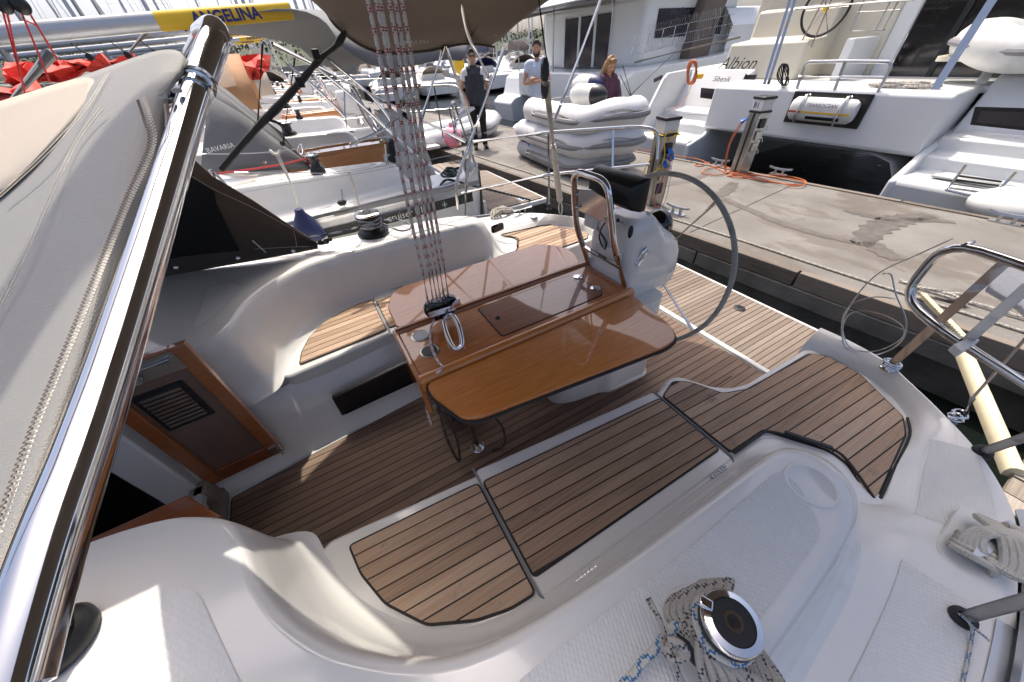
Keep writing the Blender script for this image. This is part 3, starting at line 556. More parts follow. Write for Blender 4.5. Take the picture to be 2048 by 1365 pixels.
ln=mesh('sprayhood_dark_strip',loft([[Pd(a-40,b,c+.06),Pd(a+d_*.5,b,c+.10),Pd(a+d_,b,c+.12)] for a,b,c,d_ in((330,250,.38,25),(310,340,.37,40),(262,480,.34,70),(210,620,.31,80),(160,760,.28,95),(66,1000,.24,110),(-24,1210,.2,110))]),'canvasbrown',hood); sm=ln.modifiers.new('t','SOLIDIFY'); sm.thickness=.003  # dark strip added behind the gap, standing for the dark hood interior
tp=[(5,1420,.158),(100,1100,.193),(180,872,.235),(250,655,.285),(320,425,.345),(384,212,.41),(418,112,.452),(432,74,.475),(428,60,.52),(408,72,.60),(385,110,.70)]
ht=mesh('sprayhood_tube',stube([Pd(*q) for q in tp],[.0145]*1 and .0148,20,8),'chrome',yacht,label='polished steel sprayhood tube running past the canvas'); 
cq=[Pd(380,225,.405),Pd(392,190,.418)]; mesh('sleeve',stube([Pd(*q) for q in((400,165,.426),(418,112,.452),(432,74,.475),(428,59,.52),(406,70,.60))],.0168,20,8),'chrome',ht)
mesh('collar',tube([Pd(394,184,.42),Pd(399,170,.427)],.0170,20),'steel',ht)
mesh('clamp',[tube([Pd(318,212,.40),Pd(385,190,.425)],.010,12),tube([Pd(318,246,.40),Pd(372,226,.42)],.005,10),lathe([(.005,0),(.005,.004),(0,.005)],Pd(330,197,.385),8),lathe([(.005,0),(.005,.004),(0,.005)],Pd(356,186,.39),8)],'chrome',ht)
rf=[(-.36,1.02,1.60),(-.33,1.3,1.63),(-.33,1.6,1.60),(-.42,1.95,1.48),(-.52,2.25,1.27)]
o=mesh('sprayhood_shade_roof',loft([catmull([V(q)+V((-dx_,0,dz_)) for q in rf],3) for dx_,dz_ in((0,0),(.5,.03),(1.0,-.05),(1.5,-.4))]),'canvasgrey',yacht); sm=o.modifiers.new('t','SOLIDIFY'); sm.thickness=.005  # hidden hood top, added and shaped to shade the sole
# starboard wing of the hood, brown, with a black window
base=[Pz(x,y,.782) for x,y in((636,498),(585,508),(520,520),(440,533),(340,552),(180,585),(60,610))]
upr=[Pz(640,490,.80),Py(575,447,2.42),Py(505,400,2.36),Py(425,352,2.27),Py(350,285,2.1),Py(270,210,1.9),Py(150,180,1.7)]
wing=mesh('sprayhood_wing',loft([[a.lerp(b,t)+V((0,.06*math.sin(t*3.14),0)) for a,b in zip(base,upr)] for t in(0,.12,.3,.5,.7,.85,1)]),'canvasbrown',yacht,label='dark brown side wing of the sprayhood with black window'); sm=wing.modifiers.new('t','SOLIDIFY'); sm.thickness=.006
def wp(i,t,o=.012):
    k=int(min(i,5)); f=i-k; a=base[k].lerp(base[k+1],f); b=upr[k].lerp(upr[k+1],f); p=a.lerp(b,t)+V((0,.06*math.sin(t*3.14),0)); return p+(CAM-p).normalized()*(o+.012)
mesh('wing_window',loft([[wp(i,t) for i in(2.35+.9*t,3,3.6,4.3,5.2)] for t in(.16,.35,.55,.72,.84)]),'canvasdark' if 0 else 'blackgloss',wing)
for i in(.95,2.55,3.9): mesh('snap_fastener',lathe([(.011,0),(.011,.003),(.006,.005),(0,.005)],wp(i,.07,.008),12,(CAM-wp(i,.07))),'steel',wing)
mesh('seam',[tube([wp(.1+.25*k,.17,.009) for k in range(9)],.0012,5),tube([wp(.1+.3*k,.86,.009) for k in range(18)],.0012,5),tube([wp(.8,.17,.009),wp(.8,.5,.009),wp(.85,.86,.009)],.0012,5)],'stitch',wing)
mesh('window_zip_flap',beam(wp(2.15,.30),wp(1.8,.10),.008,.004),'fender',wing)
mesh('wing_tie',[stube([upr[0]+V((.02*math.cos(a*2)+.01*a,.015*math.sin(a*3),.012+.008*math.cos(a))) for a in range(7)],.011,6,3)],'strapblack',wing)
# --- bimini ---
E0=[(.40,2.66,1.94),(.44,2.69,1.83),(.62,2.70,1.715),(.92,2.70,1.70),(1.20,2.69,1.725),(1.42,2.68,1.70)]
r1=[(.18,2.56,2.01),(.36,2.58,1.97),(.68,2.58,1.92),(.95,2.57,1.90),(1.25,2.55,1.90),(1.62,2.45,1.90)]
r2=[(-.55,2.30,2.10),(.05,2.28,2.09),(.7,2.25,2.07),(1.0,2.25,2.06),(1.45,2.2,2.06),(2.15,2.1,2.05)]
r3=[(.02,YC,2.17),(.30,YC,2.17),(.7,YC,2.16),(1.0,YC,2.16),(1.6,YC,2.15),(2.55,YC,2.12)]
r25=[(-.52,1.9,2.135),(-.1,1.9,2.13),(.6,1.9,2.12),(1.0,1.9,2.11),(1.55,1.85,2.11),(2.4,1.75,2.09)]
rows=[E0,r1,r2,r25,r3]+[[tuple(mir(p)) for p in r] for r in ([(.25,2.25,2.10),(.42,2.25,2.09)]+r2[2:],[(.38,2.55,2.02),(.46,2.58,1.97)]+r1[2:],E0)]  # unseen front and aft of the canopy are stretched to shade the cockpit
bim=mesh('bimini',loft([catmull(r,3) for r in rows]),'canvastaupe',yacht,label='brown bimini canopy over the cockpit'); bim.modifiers.new('s','SUBSURF').render_levels=1; sm=bim.modifiers.new('t','SOLIDIFY'); sm.thickness=.006
mesh('piping',stube([p for p in E0],.007,6,5),'canvasbrown',bim); mesh('seam_tape',[stube([(V(E0[4])+V((.02,-.012,.012))),V(r1[4])+V((.1,-.02,-.012)),V(r2[4])+V((.14,-.02,-.012))],.009,6,5)],'canvasbrown',bim)
for nm,pts in (('bimini_leg',[(1.50,2.69,1.69),(1.14,2.71,1.12),(1.0,2.71,.90),(.985,2.71,.70)]),('bimini_leg',[(1.36,2.69,1.54),(1.20,2.64,1.78),(1.12,2.5,1.95),(1.05,2.25,2.05)]),('bimini_leg',[(1.06,2.69,1.72),(.80,2.73,1.30),(.74,2.74,1.16)]),('bimini_leg',[(1.07,2.69,1.72),(1.22,2.72,1.22)]),('bimini_leg',[(.10,2.73,1.77),(1.13,2.71,1.17)]),('bimini_leg',[(2.37,2.70,1.98),(2.03,2.72,1.33),(1.93,2.73,1.14)])):
    mesh(nm,tube(bend(pts,.08),.0125,10),'steel',bim)
for q in((1.36,2.69,1.54),(1.14,2.71,1.12),(2.03,2.72,1.33)): mesh('joint_clamp',tube([V(q)-V((.012,0,.02)),V(q)+V((.012,0,.02))],.018,10),'chrome',bim)
text('canopy_lettering','BAVARIA',.052,Py(858,86,2.665),(-1,0,-.06),(0,0,1),'fender',bim)
text('canopy_label','BAVARIA',.018,Py(1004,80,2.66)+V((0,-.03,.02)),(-1,0,0),(0,0,1),'stitch',bim)
sp=[Py(692,62,2.66),Py(672,92,2.68),Py(640,118,2.70),Py(600,165,2.71),Py(555,215,2.72),Py(520,250,2.73),Py(480,295,2.74),Py(442,340,2.75)]
mesh('bimini_strap',tube(catmull(sp,5),[.012,.014,.016,.018,.019]+[.012,.013,.012,.012,.014]+[.016,.019,.014,.017,.018]+[.02,.018,.02,.019,.02]+[.022,.022,.02,.021,.02]+[.018,.017,.016,.017,.016]+[.016]*6,8),'strapblack',bim)
mesh('strap_tail',stube([Py(535,240,2.72),Py(560,248,2.7),Py(575,262,2.69),Py(577,270,2.69)],[.008]*19,6,6),'strapblack',bim)
[mesh('strap_buckle',box(Py(*q,2.68),(.04,.015,.05)),'black',bim,bevel=.004) for q in((632,110),(600,165))]
# --- boom above the frame and mainsheet tackle ---
mesh('boom',[tube([(-3,YC,3.05),(1.1,YC,3.05)],.065,14)],'spar',yacht)
mb=Pz(882,612,.80)
blk=thing('mainsheet_block','black mainsheet block shackled to the varnished table','block',mb-V((0,0,.06)))
mesh('cheek',[lathe([(.0,-.02),(.034,-.02),(.042,-.014),(.042,.014),(.034,.02),(0,.02)],mb+V((o,0,.0)),18,V((.2,1,0))) for o in(-.04,.0,.04)]+[box(mb+V((0,0,-.035)),(.10,.05,.035))],'blackgloss',blk,bevel=.003)
mesh('side_plate',[slab([mb+V((-.075,-.035,.012)),mb+V((-.07,-.04,-.014)),mb+V((.05,-.045,-.014)),mb+V((.06,-.04,.01))],.004),slab([mb+V((.02,-.048,-.004)),mb+V((.085,-.04,-.012)),mb+V((.08,-.035,.035)),mb+V((.045,-.04,.022))],.004)]+[ball(mb+V((dx_,-.045,-.002)),.006,6) for dx_ in(-.04,0,.04)],'chrome',blk)
mesh('shackle',stube([mb+V((.01,-.01,-.05)),mb+V((.04,-.02,-.07)),bk[0],mb+V((-.01,.0,-.08))],.007,8,5,True),'chrome',blk)
ms=thing('mainsheet','white mainsheet rope with red flecks rising from table to boom','rope',mb)
for (tx,bx) in ((734,858),(758,866),(776,880),(788,891),(802,898),(750,874)):
    t=Py(tx,-5,YC); b=mb+V(((bx-880)*.0024,random.uniform(-.015,.015),.03)); t2=t+(t-b).normalized()*1.6; t2=b+(t-b)*((3.0-b.z)/(t.z-b.z))
    mesh('strand',tube([b.lerp(t2,k/12)+V((.003*math.sin(k*1.7),.0,0)) for k in range(13)],.0060,8),'ropered',ms)
mesh('tail',stube([mb+V((-.03,-.02,-.03)),Pz(862,655,.72),Pz(862,690,.712),Pz(875,722,.712),Pz(884,736,.72),Pz(868,752,.70),Pz(850,775,.62),Pz(852,810,.5),Pz(862,850,.33)],.006,8,6),'ropered',ms)
def coil(c,r1,r2,n,rr,seed,hz=.02,flat=(1,1)):
    rd=random.Random(seed); pts=[]
    for k in range(n*10):
        a=2*math.pi*k/10; q=rd.uniform(r1,r2) if k%5==0 else None
        rad=(r1+r2)/2+(r2-r1)/2*math.sin(k*.37+seed)
        pts.append(V(c)+V((rad*flat[0]*math.cos(a)+rd.uniform(-.008,.008),rad*flat[1]*math.sin(a)+rd.uniform(-.008,.008),rr+hz*(k/(n*10))*3+hz*rd.random())))
    return stube(pts,rr,7,3)
cq=Pz(915,800,.10); cq.z=.0
hc=thing('sheet_rope_coil','dark brown rope coiled in the shade under the table','rope',cq)
mesh('coil',[coil(cq,.06,.13,9,.0075,1,.045),coil(cq+V((.02,.03,.06)),.05,.12,6,.0075,2,.04)],'ropebrown',hc)
mesh('hanging_loop',[stube([(.13,1.0,.55),(.12,.985,.3),(.13,.98,.12),(.15,1.0,.03),(.17,1.02,.2),(.15,1.01,.5)],.007,7),stube([(.36,1.05,.3),(.42,1.0,.12),(.40,.96,.02),(.33,.97,.01)],.006,7)],'ropebrown',hc)
# --- winches ---
def winch(b,h,r,par,rope=None,wraps=5,drum='black',name='winch',label=None):
    b=V(b); o=mesh(name,lathe([(r*1.25,0),(r*1.3,h*.1),(r*1.2,h*.2),(r*1.0,h*.28),(r*.78,h*.36),(r*.74,h*.6),(r*.82,h*.76),(r*.95,h*.8)],b,28),drum,par,label=label)
    mesh('self_tailer',lathe([(r*.95,h*.80),(r*1.06,h*.83),(r*1.06,h*.86),(r*.95,h*.885),(r*1.02,h*.90)],b,32),'black',o)
    mesh('cap',lathe([(r*1.04,h*.90),(r*1.05,h*.93),(r*.98,h*.97),(r*.75,h*.995),(r*.71,h*.97)],b,36),'chrome',o); mesh('cap_inset',lathe([(r*.72,h*.96),(r*.72,h*.985),(r*.34,h*.99),(r*.33,h*.975)],b,30),'rubber',o)
    mesh('socket_ring',lathe([(r*.34,h*.97),(r*.34,h*.998),(r*.22,h*.998),(r*.2,h*.96)],b,24),'chrome',o); mesh('socket',lathe([(r*.2*(1 if k%2 else .7),h*.975) for k in range(1)]+[(0,h*.976)],b,16),'black',o)
    mesh('feeder_arm',[box(b+V((-r*.35,r*.85,h*.965)),(r*.42,r*.5,h*.07),.5)],'chrome',o,bevel=.004)
    return o
wt=Pz(1474,1240,.905); dep=(wt-CAM).dot(FW); wr=58/FPX*dep/1.05
nw=winch((wt.x,wt.y,ctop(wt.x)-.001),.158,wr,yacht,label='chrome capped self-tailing winch on the coaming')
wb=V((wt.x,wt.y,ctop(wt.x))); mesh('winch_plinth',lathe([(wr*1.9,-.004),(wr*1.85,.006),(wr*1.5,.008)],wb+V((0,.0,.002)),32),'gelcoat',yacht)
wrp=thing('winch_rope','grey rope with black flecks wrapped round the chrome winch and hanging in loops','rope',wb)
def ring(c,r,z,rr,ph=0,n=26): return [V(c)+V((r*math.cos(2*math.pi*k/n+ph),r*math.sin(2*math.pi*k/n+ph),z+.002*math.sin(k*1.3))) for k in range(n)]
for k in range(6): mesh('wrap',tube(ring(wb,wr*(.92+.1*(k%2)),.045+.0125*k,.007,k),.0066,8,True),'ropegrey' if k<4 else 'ropeblue',wrp)
for k in range(7):
    o=V((-.012*k+.02,.0,0)); j=lambda s:random.uniform(-s,s)
    T=Pz(1462-17*k,1150+4*abs(k-3)+5*k,.87-.012*k); Lf=Pz(1408-11*k,1220+4*k,.84-.008*k); B1=Pz(1400+20*k,1330+6*k,.81); B2=Pz(1450+22*k,1450,.775)
    mesh('loop',stube([wb+V((-wr*.5,wr*.3,.12)),T,Lf,B1,B2,Pz(1520+20*k,1470,.77),Pz(1570-8*k,1390+6*k,.79),Pz(1530-6*k,1300,.80)+V((0,0,-.02))],.0078,9,7),'ropegrey',wrp)
mesh('tail',[stube([Pz(1296,1197,.83),Pz(1318,1240,.83),Pz(1335,1290,.82),Pz(1350,1330,.80),Pz(1375,1400,.77)],.0062,8,6)],'ropegrey',wrp)
mesh('knot',[stube([Pz(1332,1283,.845),Pz(1362,1290,.85),Pz(1372,1312,.84),Pz(1345,1318,.835),Pz(1330,1300,.83)],.0075,8,5,True),stube([Pz(1335,1300,.85),Pz(1352,1280,.84),Pz(1365,1325,.84)],.007,8,4)],'ropegrey',wrp)
bs=thing('blue_sheet','white sheet with blue flecks leading from the winch across the coaming','rope',Pz(1290,1330,.76))
mesh('line',stube([wb+V((-wr*.9,.03,.06)),Pz(1352,1252,.80),Pz(1300,1310,.785),Pz(1230,1390,.775)],.0088,9,6),'ropeblue',bs)
tl=thing('tail_line','thin blue flecked line hanging from the stanchion base along the toe rail','rope',Pz(1940,1300,.5))
mesh('line',[stube([Pz(1918,1228,.52),Pz(1938,1245,.535),Pz(1945,1262,.52),Pz(1940,1300,.508),Pz(1925,1370,.508)],.0035,6,6),stube([Pz(1940,1250,.53),Pz(1965,1270,.53),Pz(1978,1282,.52)],.003,6,4)],'ropeblue',tl)
fw_=Pz(748,468,.74); fr=23/FPX*(fw_-CAM).dot(FW)
winch(fw_,.155,fr,yacht,label='dark winch on the far coaming')
fwr=thing('far_winch_rope','grey blue rope wrapped on the dark winch of the far coaming','rope',fw_)
for k in range(6): mesh('wrap',tube(ring(fw_,fr*(.86+.05*(k%2)),.062+.0115*k,.006,k),.006,7,True),'ropenavy' if k%2 else 'ropegrey',fwr)
mesh('tail',stube([fw_+V((fr*.9,0,.06)),Pz(800,462,.775),Pz(822,455,.765),Pz(800,440,.77),Pz(768,440,.82)],.006,7,6),'ropenavy',fwr)
mesh('line',stube([fw_+V((-fr*.5,.05,.06)),Pz(690,462,.86),Pz(600,478,.84),Pz(560,485,.8)],.006,7,6),'ropenavy',fwr)
lw=Pz(105,1290,.80); winch(lw-V((0,0,.01)),.13,.055,yacht,label='dark winch below the sprayhood tube')
lr=thing('cabin_winch_rope','frayed grey rope wound on the dark winch below the tube','rope',lw)
for k in range(5): mesh('wrap',tube(ring(lw,.05,.04+.012*k,.006,k),.0065,7,True),'ropegrey',lr)
# --- mooring rope on the cleat ---
q=Pz(1958,1090,.51); q2=Pz(2030,1100,.52)
mr=thing('mooring_rope','thick grey three-strand mooring rope belayed on the aluminium cleat','rope',q)
for k in range(4): o=V((0,-.012*k,.004*k)); mesh('turn',stube([q+V((-.075,.03,.03))+o,q+V((-.02,.035,.06))+o*.5,q+V((.05,-.02,.065))+o,q+V((.085,-.03,.03))+o,q+V((.06,.04,.035))+o,q+V((0,.0,.07))+o,q+V((-.07,-.035,.04))+o],.0105,8,6,True),'ropewhite',mr)
mesh('coil',[stube([q+V((-.09+.02*k,.05,.02)),q+V((-.10+.02*k,.015,.04)),q+V((-.085+.02*k,-.03,.035)),q+V((-.08+.02*k,-.04,.01))],.010,8,5) for k in range(4)]+[stube([q+V((.02,-.02,.05)),q2+V((0,0,.05)),q2+V((.05,-.08,.04)),q2+V((.1,-.2,.0))],.0105,8,6),stube([q+V((.06,.0,.06)),q2+V((.02,.02,.05)),q2+V((.0,-.06,.05)),q+V((.0,-.06,.03))],.0105,8,6)],'ropewhite',mr)
# --- steel lifeline wire coiled at the stern, backstay tackle ---
wq=Pz(1740,735,.5)
lc=thing('wire_coil','loose coil of plastic covered steel lifeline hanging at the stern gate','wire',Pz(1760,640,.3))
wd=1.95; cp_=[(1905,478),(1830,512),(1760,545),(1715,590),(1685,645),(1690,690),(1725,712),(1770,705),(1806,678),(1812,640),(1792,590),(1782,550),(1765,548)]
mesh('loop',[stube([Px(a,b,2.02+.02*math.sin(i)) for i,(a,b) in enumerate(cp_)],.0028,6,6),stube([Px(a,b,2.0+.02*math.sin(i)) for i,(a,b) in enumerate([(1790,598),(1745,595),(1700,612),(1684,650),(1700,695),(1750,703),(1800,680),(1806,655),(1770,632),(1720,622),(1690,640),(1688,690),(1730,718),(1765,733)])],.0028,6,6),stube([Px(a,b,2.02) for a,b in((1700,695),(1725,722),(1755,738),(1775,745))],.0028,6,6)],'wire',lc)
bt=thing('backstay_tackle','backstay tackle with black block and rope bound in canvas sleeve','rope',Pz(1122,432,.47))
b1=Py(1092,152,2.46); b2=Py(1106,290,2.52); b3=Py(1120,402,2.55); b4=Pz(1122,432,.47)
mesh('block',[loft([[b1+V((dx_*w,0,z)) for dx_ in(-1,1)]+[b1+V((dx_*w,.03,z)) for dx_ in(1,-1)] for z,w in((.10,.012),(.06,.026),(.0,.03),(-.03,.02),(-.06,.026),(-.10,.022),(-.13,.01))],True,True)],'blackgloss',bt,bevel=.004)
mesh('upper_line',tube([b1+V((0,0,.1)),Py(1080,20,2.40),Py(1070,-60,2.36)],.005,6),'strapblack',bt)
for k in range(5): mesh('strand',tube([b1+V((-.025+.013*k,0,-.03)),b1.lerp(b2,.5)+V((-.02+.009*k,0,0)),b2+V((-.008+.004*k,0,0))],.0055,7),'ropewhite',bt)
mesh('sleeve',tube([b2.lerp(b3,k/24) for k in range(25)],[.022+.004*(k%2)+.004*(k/24) for k in range(25)],10),'ropewhite',bt); mesh('shackle',[stube([b3,b3.lerp(b4,.5)+V((.02,0,0)),b4,b3.lerp(b4,.5)-V((.02,0,0))],.006,7,4,True)],'wire',bt)
# bits on the far quarter
q=Pz(1000,432,.5); fq=thing('quarter_rope','grey mooring rope belayed on the far quarter cleat','rope',q)
mesh('turns',[stube([q+V((-.10+.03*k,-.03,.02)),q+V((-.04+.02*k,.05,.05)),q+V((.08,.0+.02*k,.05)),q+V((.12-.02*k,-.04,.03)),q+V((0,-.03,.06))],.011,7,5,True) for k in range(4)],'ropegrey',fq)
q=Pz(1045,428,.5); mesh('mooring_cleat',[tube([q+V((-.10,.0,.045)),q+V((.10,0,.045))],.011,8),tube([q+V((-.03,0,0)),q+V((-.03,0,.045))],.009),tube([q+V((.03,0,0)),q+V((.03,0,.045))],.009)],'alu',yacht)
mesh('deck_filler_cap',lathe([(.035,0),(.035,.005),(.028,.008),(0,.008)],Pz(1068,433,.497),18),'chrome',yacht)
mesh('side_light_pocket',box(Pz(995,456,.76),(.10,.03,.05),.2),'blackgloss',yacht,bevel=.01)
# ================= water, pontoons =================
tag(mesh('water',([(-1500,-1500,-.75),(1500,-1500,-.75),(1500,1500,-.75),(-1500,1500,-.75)],[[0,1,2,3]]),'water',smooth=False),kind='structure')
DU=V((-.085,1,0)).normalized(); DVv=V((DU.y,-DU.x,0)); D0=V((3.76,1.14,0)); DW=2.85; DZ=-.10
def dk(s,t,z=DZ): p=D0+DU*s+DVv*t; return V((p.x,p.y,z))
def bx8(f,s0,s1,t0,t1,z0,z1): 
    vs=[f(s,t,z) for z in(z0,z1) for s,t in((s0,t0),(s1,t0),(s1,t1),(s0,t1))]; return vs,[[0,1,2,3],[7,6,5,4],[0,4,5,1],[1,5,6,2],[2,6,7,3],[3,7,4,0]]
pont=tag(mesh('pontoon',bx8(dk,-9,60,.06,DW-.06,-.28,DZ),'concrete',smooth=False),kind='structure'); fixn(pont.data)
o=mesh('pontoon_float',bx8(dk,-9,60,.10,DW-.1,-1.1,-.30),'concside',pont,smooth=False); fixn(o.data)
for i in range(-3,11):
    for t0,t1 in((-.02,.055),(DW-.055,DW+.02)):
        o=mesh('edge_board',bx8(dk,i*3+.01,i*3+2.99,t0,t1,-.235+random.uniform(-.006,.006),DZ+.012+random.uniform(-.004,.004)),'dockwood',pont,bevel=.006,smooth=False); fixn(o.data)
        o=mesh('edge_board',bx8(dk,i*3+1.01,i*3+3.99,t0-.012,t1-.01 if t0<0 else t1+.012,-.40,-.245),'concside',pont,bevel=.006,smooth=False); fixn(o.data)
for i in range(-2,9): mesh('expansion_joint',bx8(dk,i*4.0+1.2,i*4.0+1.215,.07,DW-.07,DZ-.01,DZ+.0015),'caulk',pont,smooth=False)
mesh('edge_cable',stube([dk(s,.26+.012*math.sin(s*1.9),DZ+.012) for s in[-9+.8*k for k in range(30)]],.012,7,3),'ropegrey',pont)
def stain(px,wd):
    c=catmull([Pz(*q,DZ+.004) for q in px],6); n=len(c); L=[];Rr=[]
    for i,p in enumerate(c):
        t=(c[min(i+1,n-1)]-c[max(i-1,0)]).normalized(); s=V((-t.y,t.x,0)); k=wd*(.55+.45*math.sin(3.1*(i+.6)/(n)))*(1+.25*math.sin(i*2.3)); L.append(p+s*k); Rr.append(p-s*k)
    o=mesh('wet_stain',loft([L,Rr]),'wetstain',pont,smooth=False); fixn(o.data)
for px,wd in (([(1420,345),(1390,358),(1350,366),(1330,372)],.07),([(1468,365),(1455,380),(1438,392)],.09),([(1395,380),(1430,392),(1470,408),(1500,420),(1560,446),(1640,470),(1720,488)],.06),([(1860,430),(1820,436),(1780,445),(1745,462),(1720,490)],.14),([(1690,420),(1730,430),(1780,442)],.07),([(1780,442),(1850,440),(1910,445)],.06),([(1735,478),(1760,500),(1795,520)],.10)): stain(px,wd)
def cleat(p,name='dock_cleat',label=None,group='galvanised cleats along the pontoon',ang=0,s=1):
    p=V(p); d=DU*s; n=thing(name,label,'cleat',p,group)
    mesh('horns',[loft([[p+d*a+V((DVv.x*w*.018,DVv.y*w*.018,h-.012)),p+d*a-V((DVv.x*w*.018,DVv.y*w*.018,-h+.012)),p+d*a-V((DVv.x*w*.012,DVv.y*w*.012,-h-.012)),p+d*a+V((DVv.x*w*.012,DVv.y*w*.012,h+.012))] for a,w,h in((-.17,.6,.105),(-.1,1,.09),(0,1.1,.085),(.1,1,.09),(.17,.6,.105))],True,True)],'alu',n)
    for a in(-.055,.055): mesh('leg',beam(p+d*a,p+d*a+V((0,0,.085)),.03,.03),'alu',n)
    mesh('base_plate',[vsf for vsf in[box(p+V((0,0,.006)),(.09,.24,.012),.085)]],'alu',n); return n
for px,py,lb_ in((1437,332,'galvanised cleat between the two service pedestals'),(1556,350,'galvanised cleat behind the heaped orange cord loops'),(2008,446,'galvanised cleat beside the pale round fender'),(1352,428,'galvanised cleat near the foot of the stickered pedestal')): cleat(Pz(px,py,DZ+.002),label=lb_)
# --- service pedestals ---
def pedestal(px,py,label,sign,worn):
    b=Pz(px,py,DZ); n=thing('service_pedestal',label,'pedestal',b,'service pedestals on the pontoon'); R=M.Rotation(-.25,3,'Z')
    f=lambda x,y,z:b+R@V((x,y,z))
    def bb(x0,x1,y0,y1,z0,z1): 
        vs=[f(x,y,z) for z in(z0,z1) for y in(y0,y1) for x in(x0,x1)]; return vs,[[0,2,3,1],[4,5,7,6],[0,1,5,4],[2,6,7,3],[0,4,6,2],[1,3,7,5]]
    mesh('column',bb(-.10,.10,-.10,.10,0,.86),'brushed',n,bevel=.008); mesh('dark_strip',[bb(-.106,-.10,-.018,.012,.02,.85)],'black',n)
    mesh('light_head',bb(-.098,.098,-.098,.098,.88,1.02),'fender',n,bevel=.006); mesh('cap',bb(-.112,.112,-.112,.112,1.02,1.055),'black',n,bevel=.008); mesh('collar',bb(-.108,.108,-.108,.108,.85,.88),'black',n,bevel=.004)
    for z in(.72,.56,.40): mesh('socket_lid',bb(-.05,.05,-.125,-.10,z-.06,z+.06),'black' if z>.7 else 'brushed',n,bevel=.006); mesh('hook',[tube(bend([f(.06,-.10,z-.02),f(.07,-.15,z-.04),f(.07,-.16,z-.09)],.02),.006,6)],'steel',n)
    if sign: text('berth_number',sign,.10,f(-.1005,.065,.915),R@V((0,-1,0)),(0,0,1),'textblue',n)
    if worn:
        mesh('warning_sticker',bb(-.045,.04,-.103,-.10,.40,.50),'yellow',n); mesh('info_sticker',bb(-.05,.05,-.1035,-.10,.16,.30),'navy',n)
        mesh('plug',[tube([f(.02,-.12,.70),f(.0,-.2,.66)],.032,10),tube([f(-.02,-.12,.56),f(-.04,-.2,.53)],.032,10),ball(f(.03,-.17,.62),.04,8)],'blueplug',n)
        mesh('looped_cord',[stube([f(-.11,-.11,.87),f(-.12,.11,.88),f(.11,.12,.87),f(.12,-.12,.86),f(0,-.13,.84),f(-.12,.1,.5),f(-.12,.12,.25)],.007,6,5),stube([f(.12,-.12,.89),f(-.1,-.13,.88),f(-.05,-.14,.6),f(-.13,-.05,.4),f(-.13,.1,.3)],.006,6,5)],'yellow',n)
    else: mesh('plug',[tube([f(-.06,.12,.76),f(-.08,.2,.72)],.035,10)],'blueplug',n)
    return f
f1=pedestal(1302,407,'steel service pedestal with yellow sticker and cords looped over its head','',1); f2=pedestal(1477,346,'steel service pedestal marked B1 with one blue plug','B1',0)
pc=thing('power_cord','orange power cord hanging from the pedestal with the yellow sticker','cord',f1(0,-.2,0))
mesh('cord',[stube([f1(.0,-.2,.66),f1(-.01,-.24,.4),f1(-.03,-.26,.1),f1(-.05,-.2,.015),f1(-.06,-.14,.12),f1(-.02,-.2,.5)],.007,6,6)],'orange',pc); mesh('white_cord',[stube([f1(.03,-.2,.6),f1(.04,-.25,.25),f1(.03,-.22,.02),f1(-.15,-.3,.012)],.005,6,6)],'fender',pc)
oc=thing('power_cord','long orange power cord heaped in loops at the B1 pedestal','cord',Pz(1500,352,DZ)); zc=DZ+.01
mesh('run',[stube([f2(-.08,.2,.72),f2(-.12,.26,.5),f2(-.13,.24,.2),f2(-.1,.2,.012)]+[Pz(*q,zc) for q in((1455,348),(1430,335),(1400,320),(1360,313),(1320,306),(1270,298),(1200,290))],.008,6,6),stube([f2(-.07,.19,.7),f2(-.15,.22,.4),f2(-.1,.18,.02),Pz(1470,350,zc)],.008,6,5)],'orange',oc)
for k,l in enumerate(([(1395,329),(1420,326),(1400,333),(1390,330)],[(1405,342),(1440,333),(1465,340),(1440,350),(1415,349)],[(1460,345),(1520,352),(1580,358),(1612,366),(1590,373),(1540,362),(1490,352)],[(1455,352),(1500,350),(1570,352),(1610,362),(1600,370),(1545,365),(1480,355)],[(1460,350),(1490,345),(1510,350),(1480,356)])): mesh('loop',[stube([Pz(a,b,zc+.012*(k%3)) for a,b in l],.008,6,6,True)],'orange',oc)
# --- wooden finger pontoons ---
def finger(s0,y0,y1,x0,label,kind='structure'):
    z=-.12; g=tag(mesh('finger_pontoon',[boxp((x0,y0+.05,-.26),(s0,y0+.13,z-.03)),boxp((x0,y1-.13,-.26),(s0,y1-.05,z-.03)),boxp((x0,y0+.2,-.9),(s0-.3,y1-.2,-.27))],'dockwood',smooth=False),kind='structure')
    n=int((s0-x0)/.145)
    for i in range(n): mesh('plank',box((x0+.0725+i*.145,(y0+y1)/2+random.uniform(-.008,.008),z-.012+random.uniform(-.003,.003)),(.132,y1-y0,.03),random.uniform(-.008,.008)),'deckplank',g,smooth=False)
    return g
finger(3.74,-1.75,-.52,-.9,''); finger(3.1,7.0,7.85,.9,'')
fb=thing('edge_fender','long cream rubber bumper fixed along the edge of the wooden finger','bumper',(2.8,-.48,-.12))
A0=Pz(1930,700,-.1); A1=Pz(2030,935,-.1); dr_=(A1-A0).normalized()
mesh('bumper',loft([[A0.lerp(A1,t)+V((-dr_.y*a,dr_.x*a,h)) for a,h in((-.028,-.05),(.028,-.05),(.034,-.02),(.03,.01),(.015,.025),(-.015,.025),(-.03,.01),(-.034,-.02))] for t in(-.06,-.02,0,.3,.6,.9,1.0,1.03)],True,True),'bumper',fb,ang=60); mesh('serrated_strip',[beam(Pz(1845,590,-.05),Pz(1940,690,-.05),.035,.03)]+[box(Pz(1845,590,-.03).lerp(Pz(1940,690,-.03),k/22),(.025,.03,.02)) for k in range(22)],'bumper',fb)
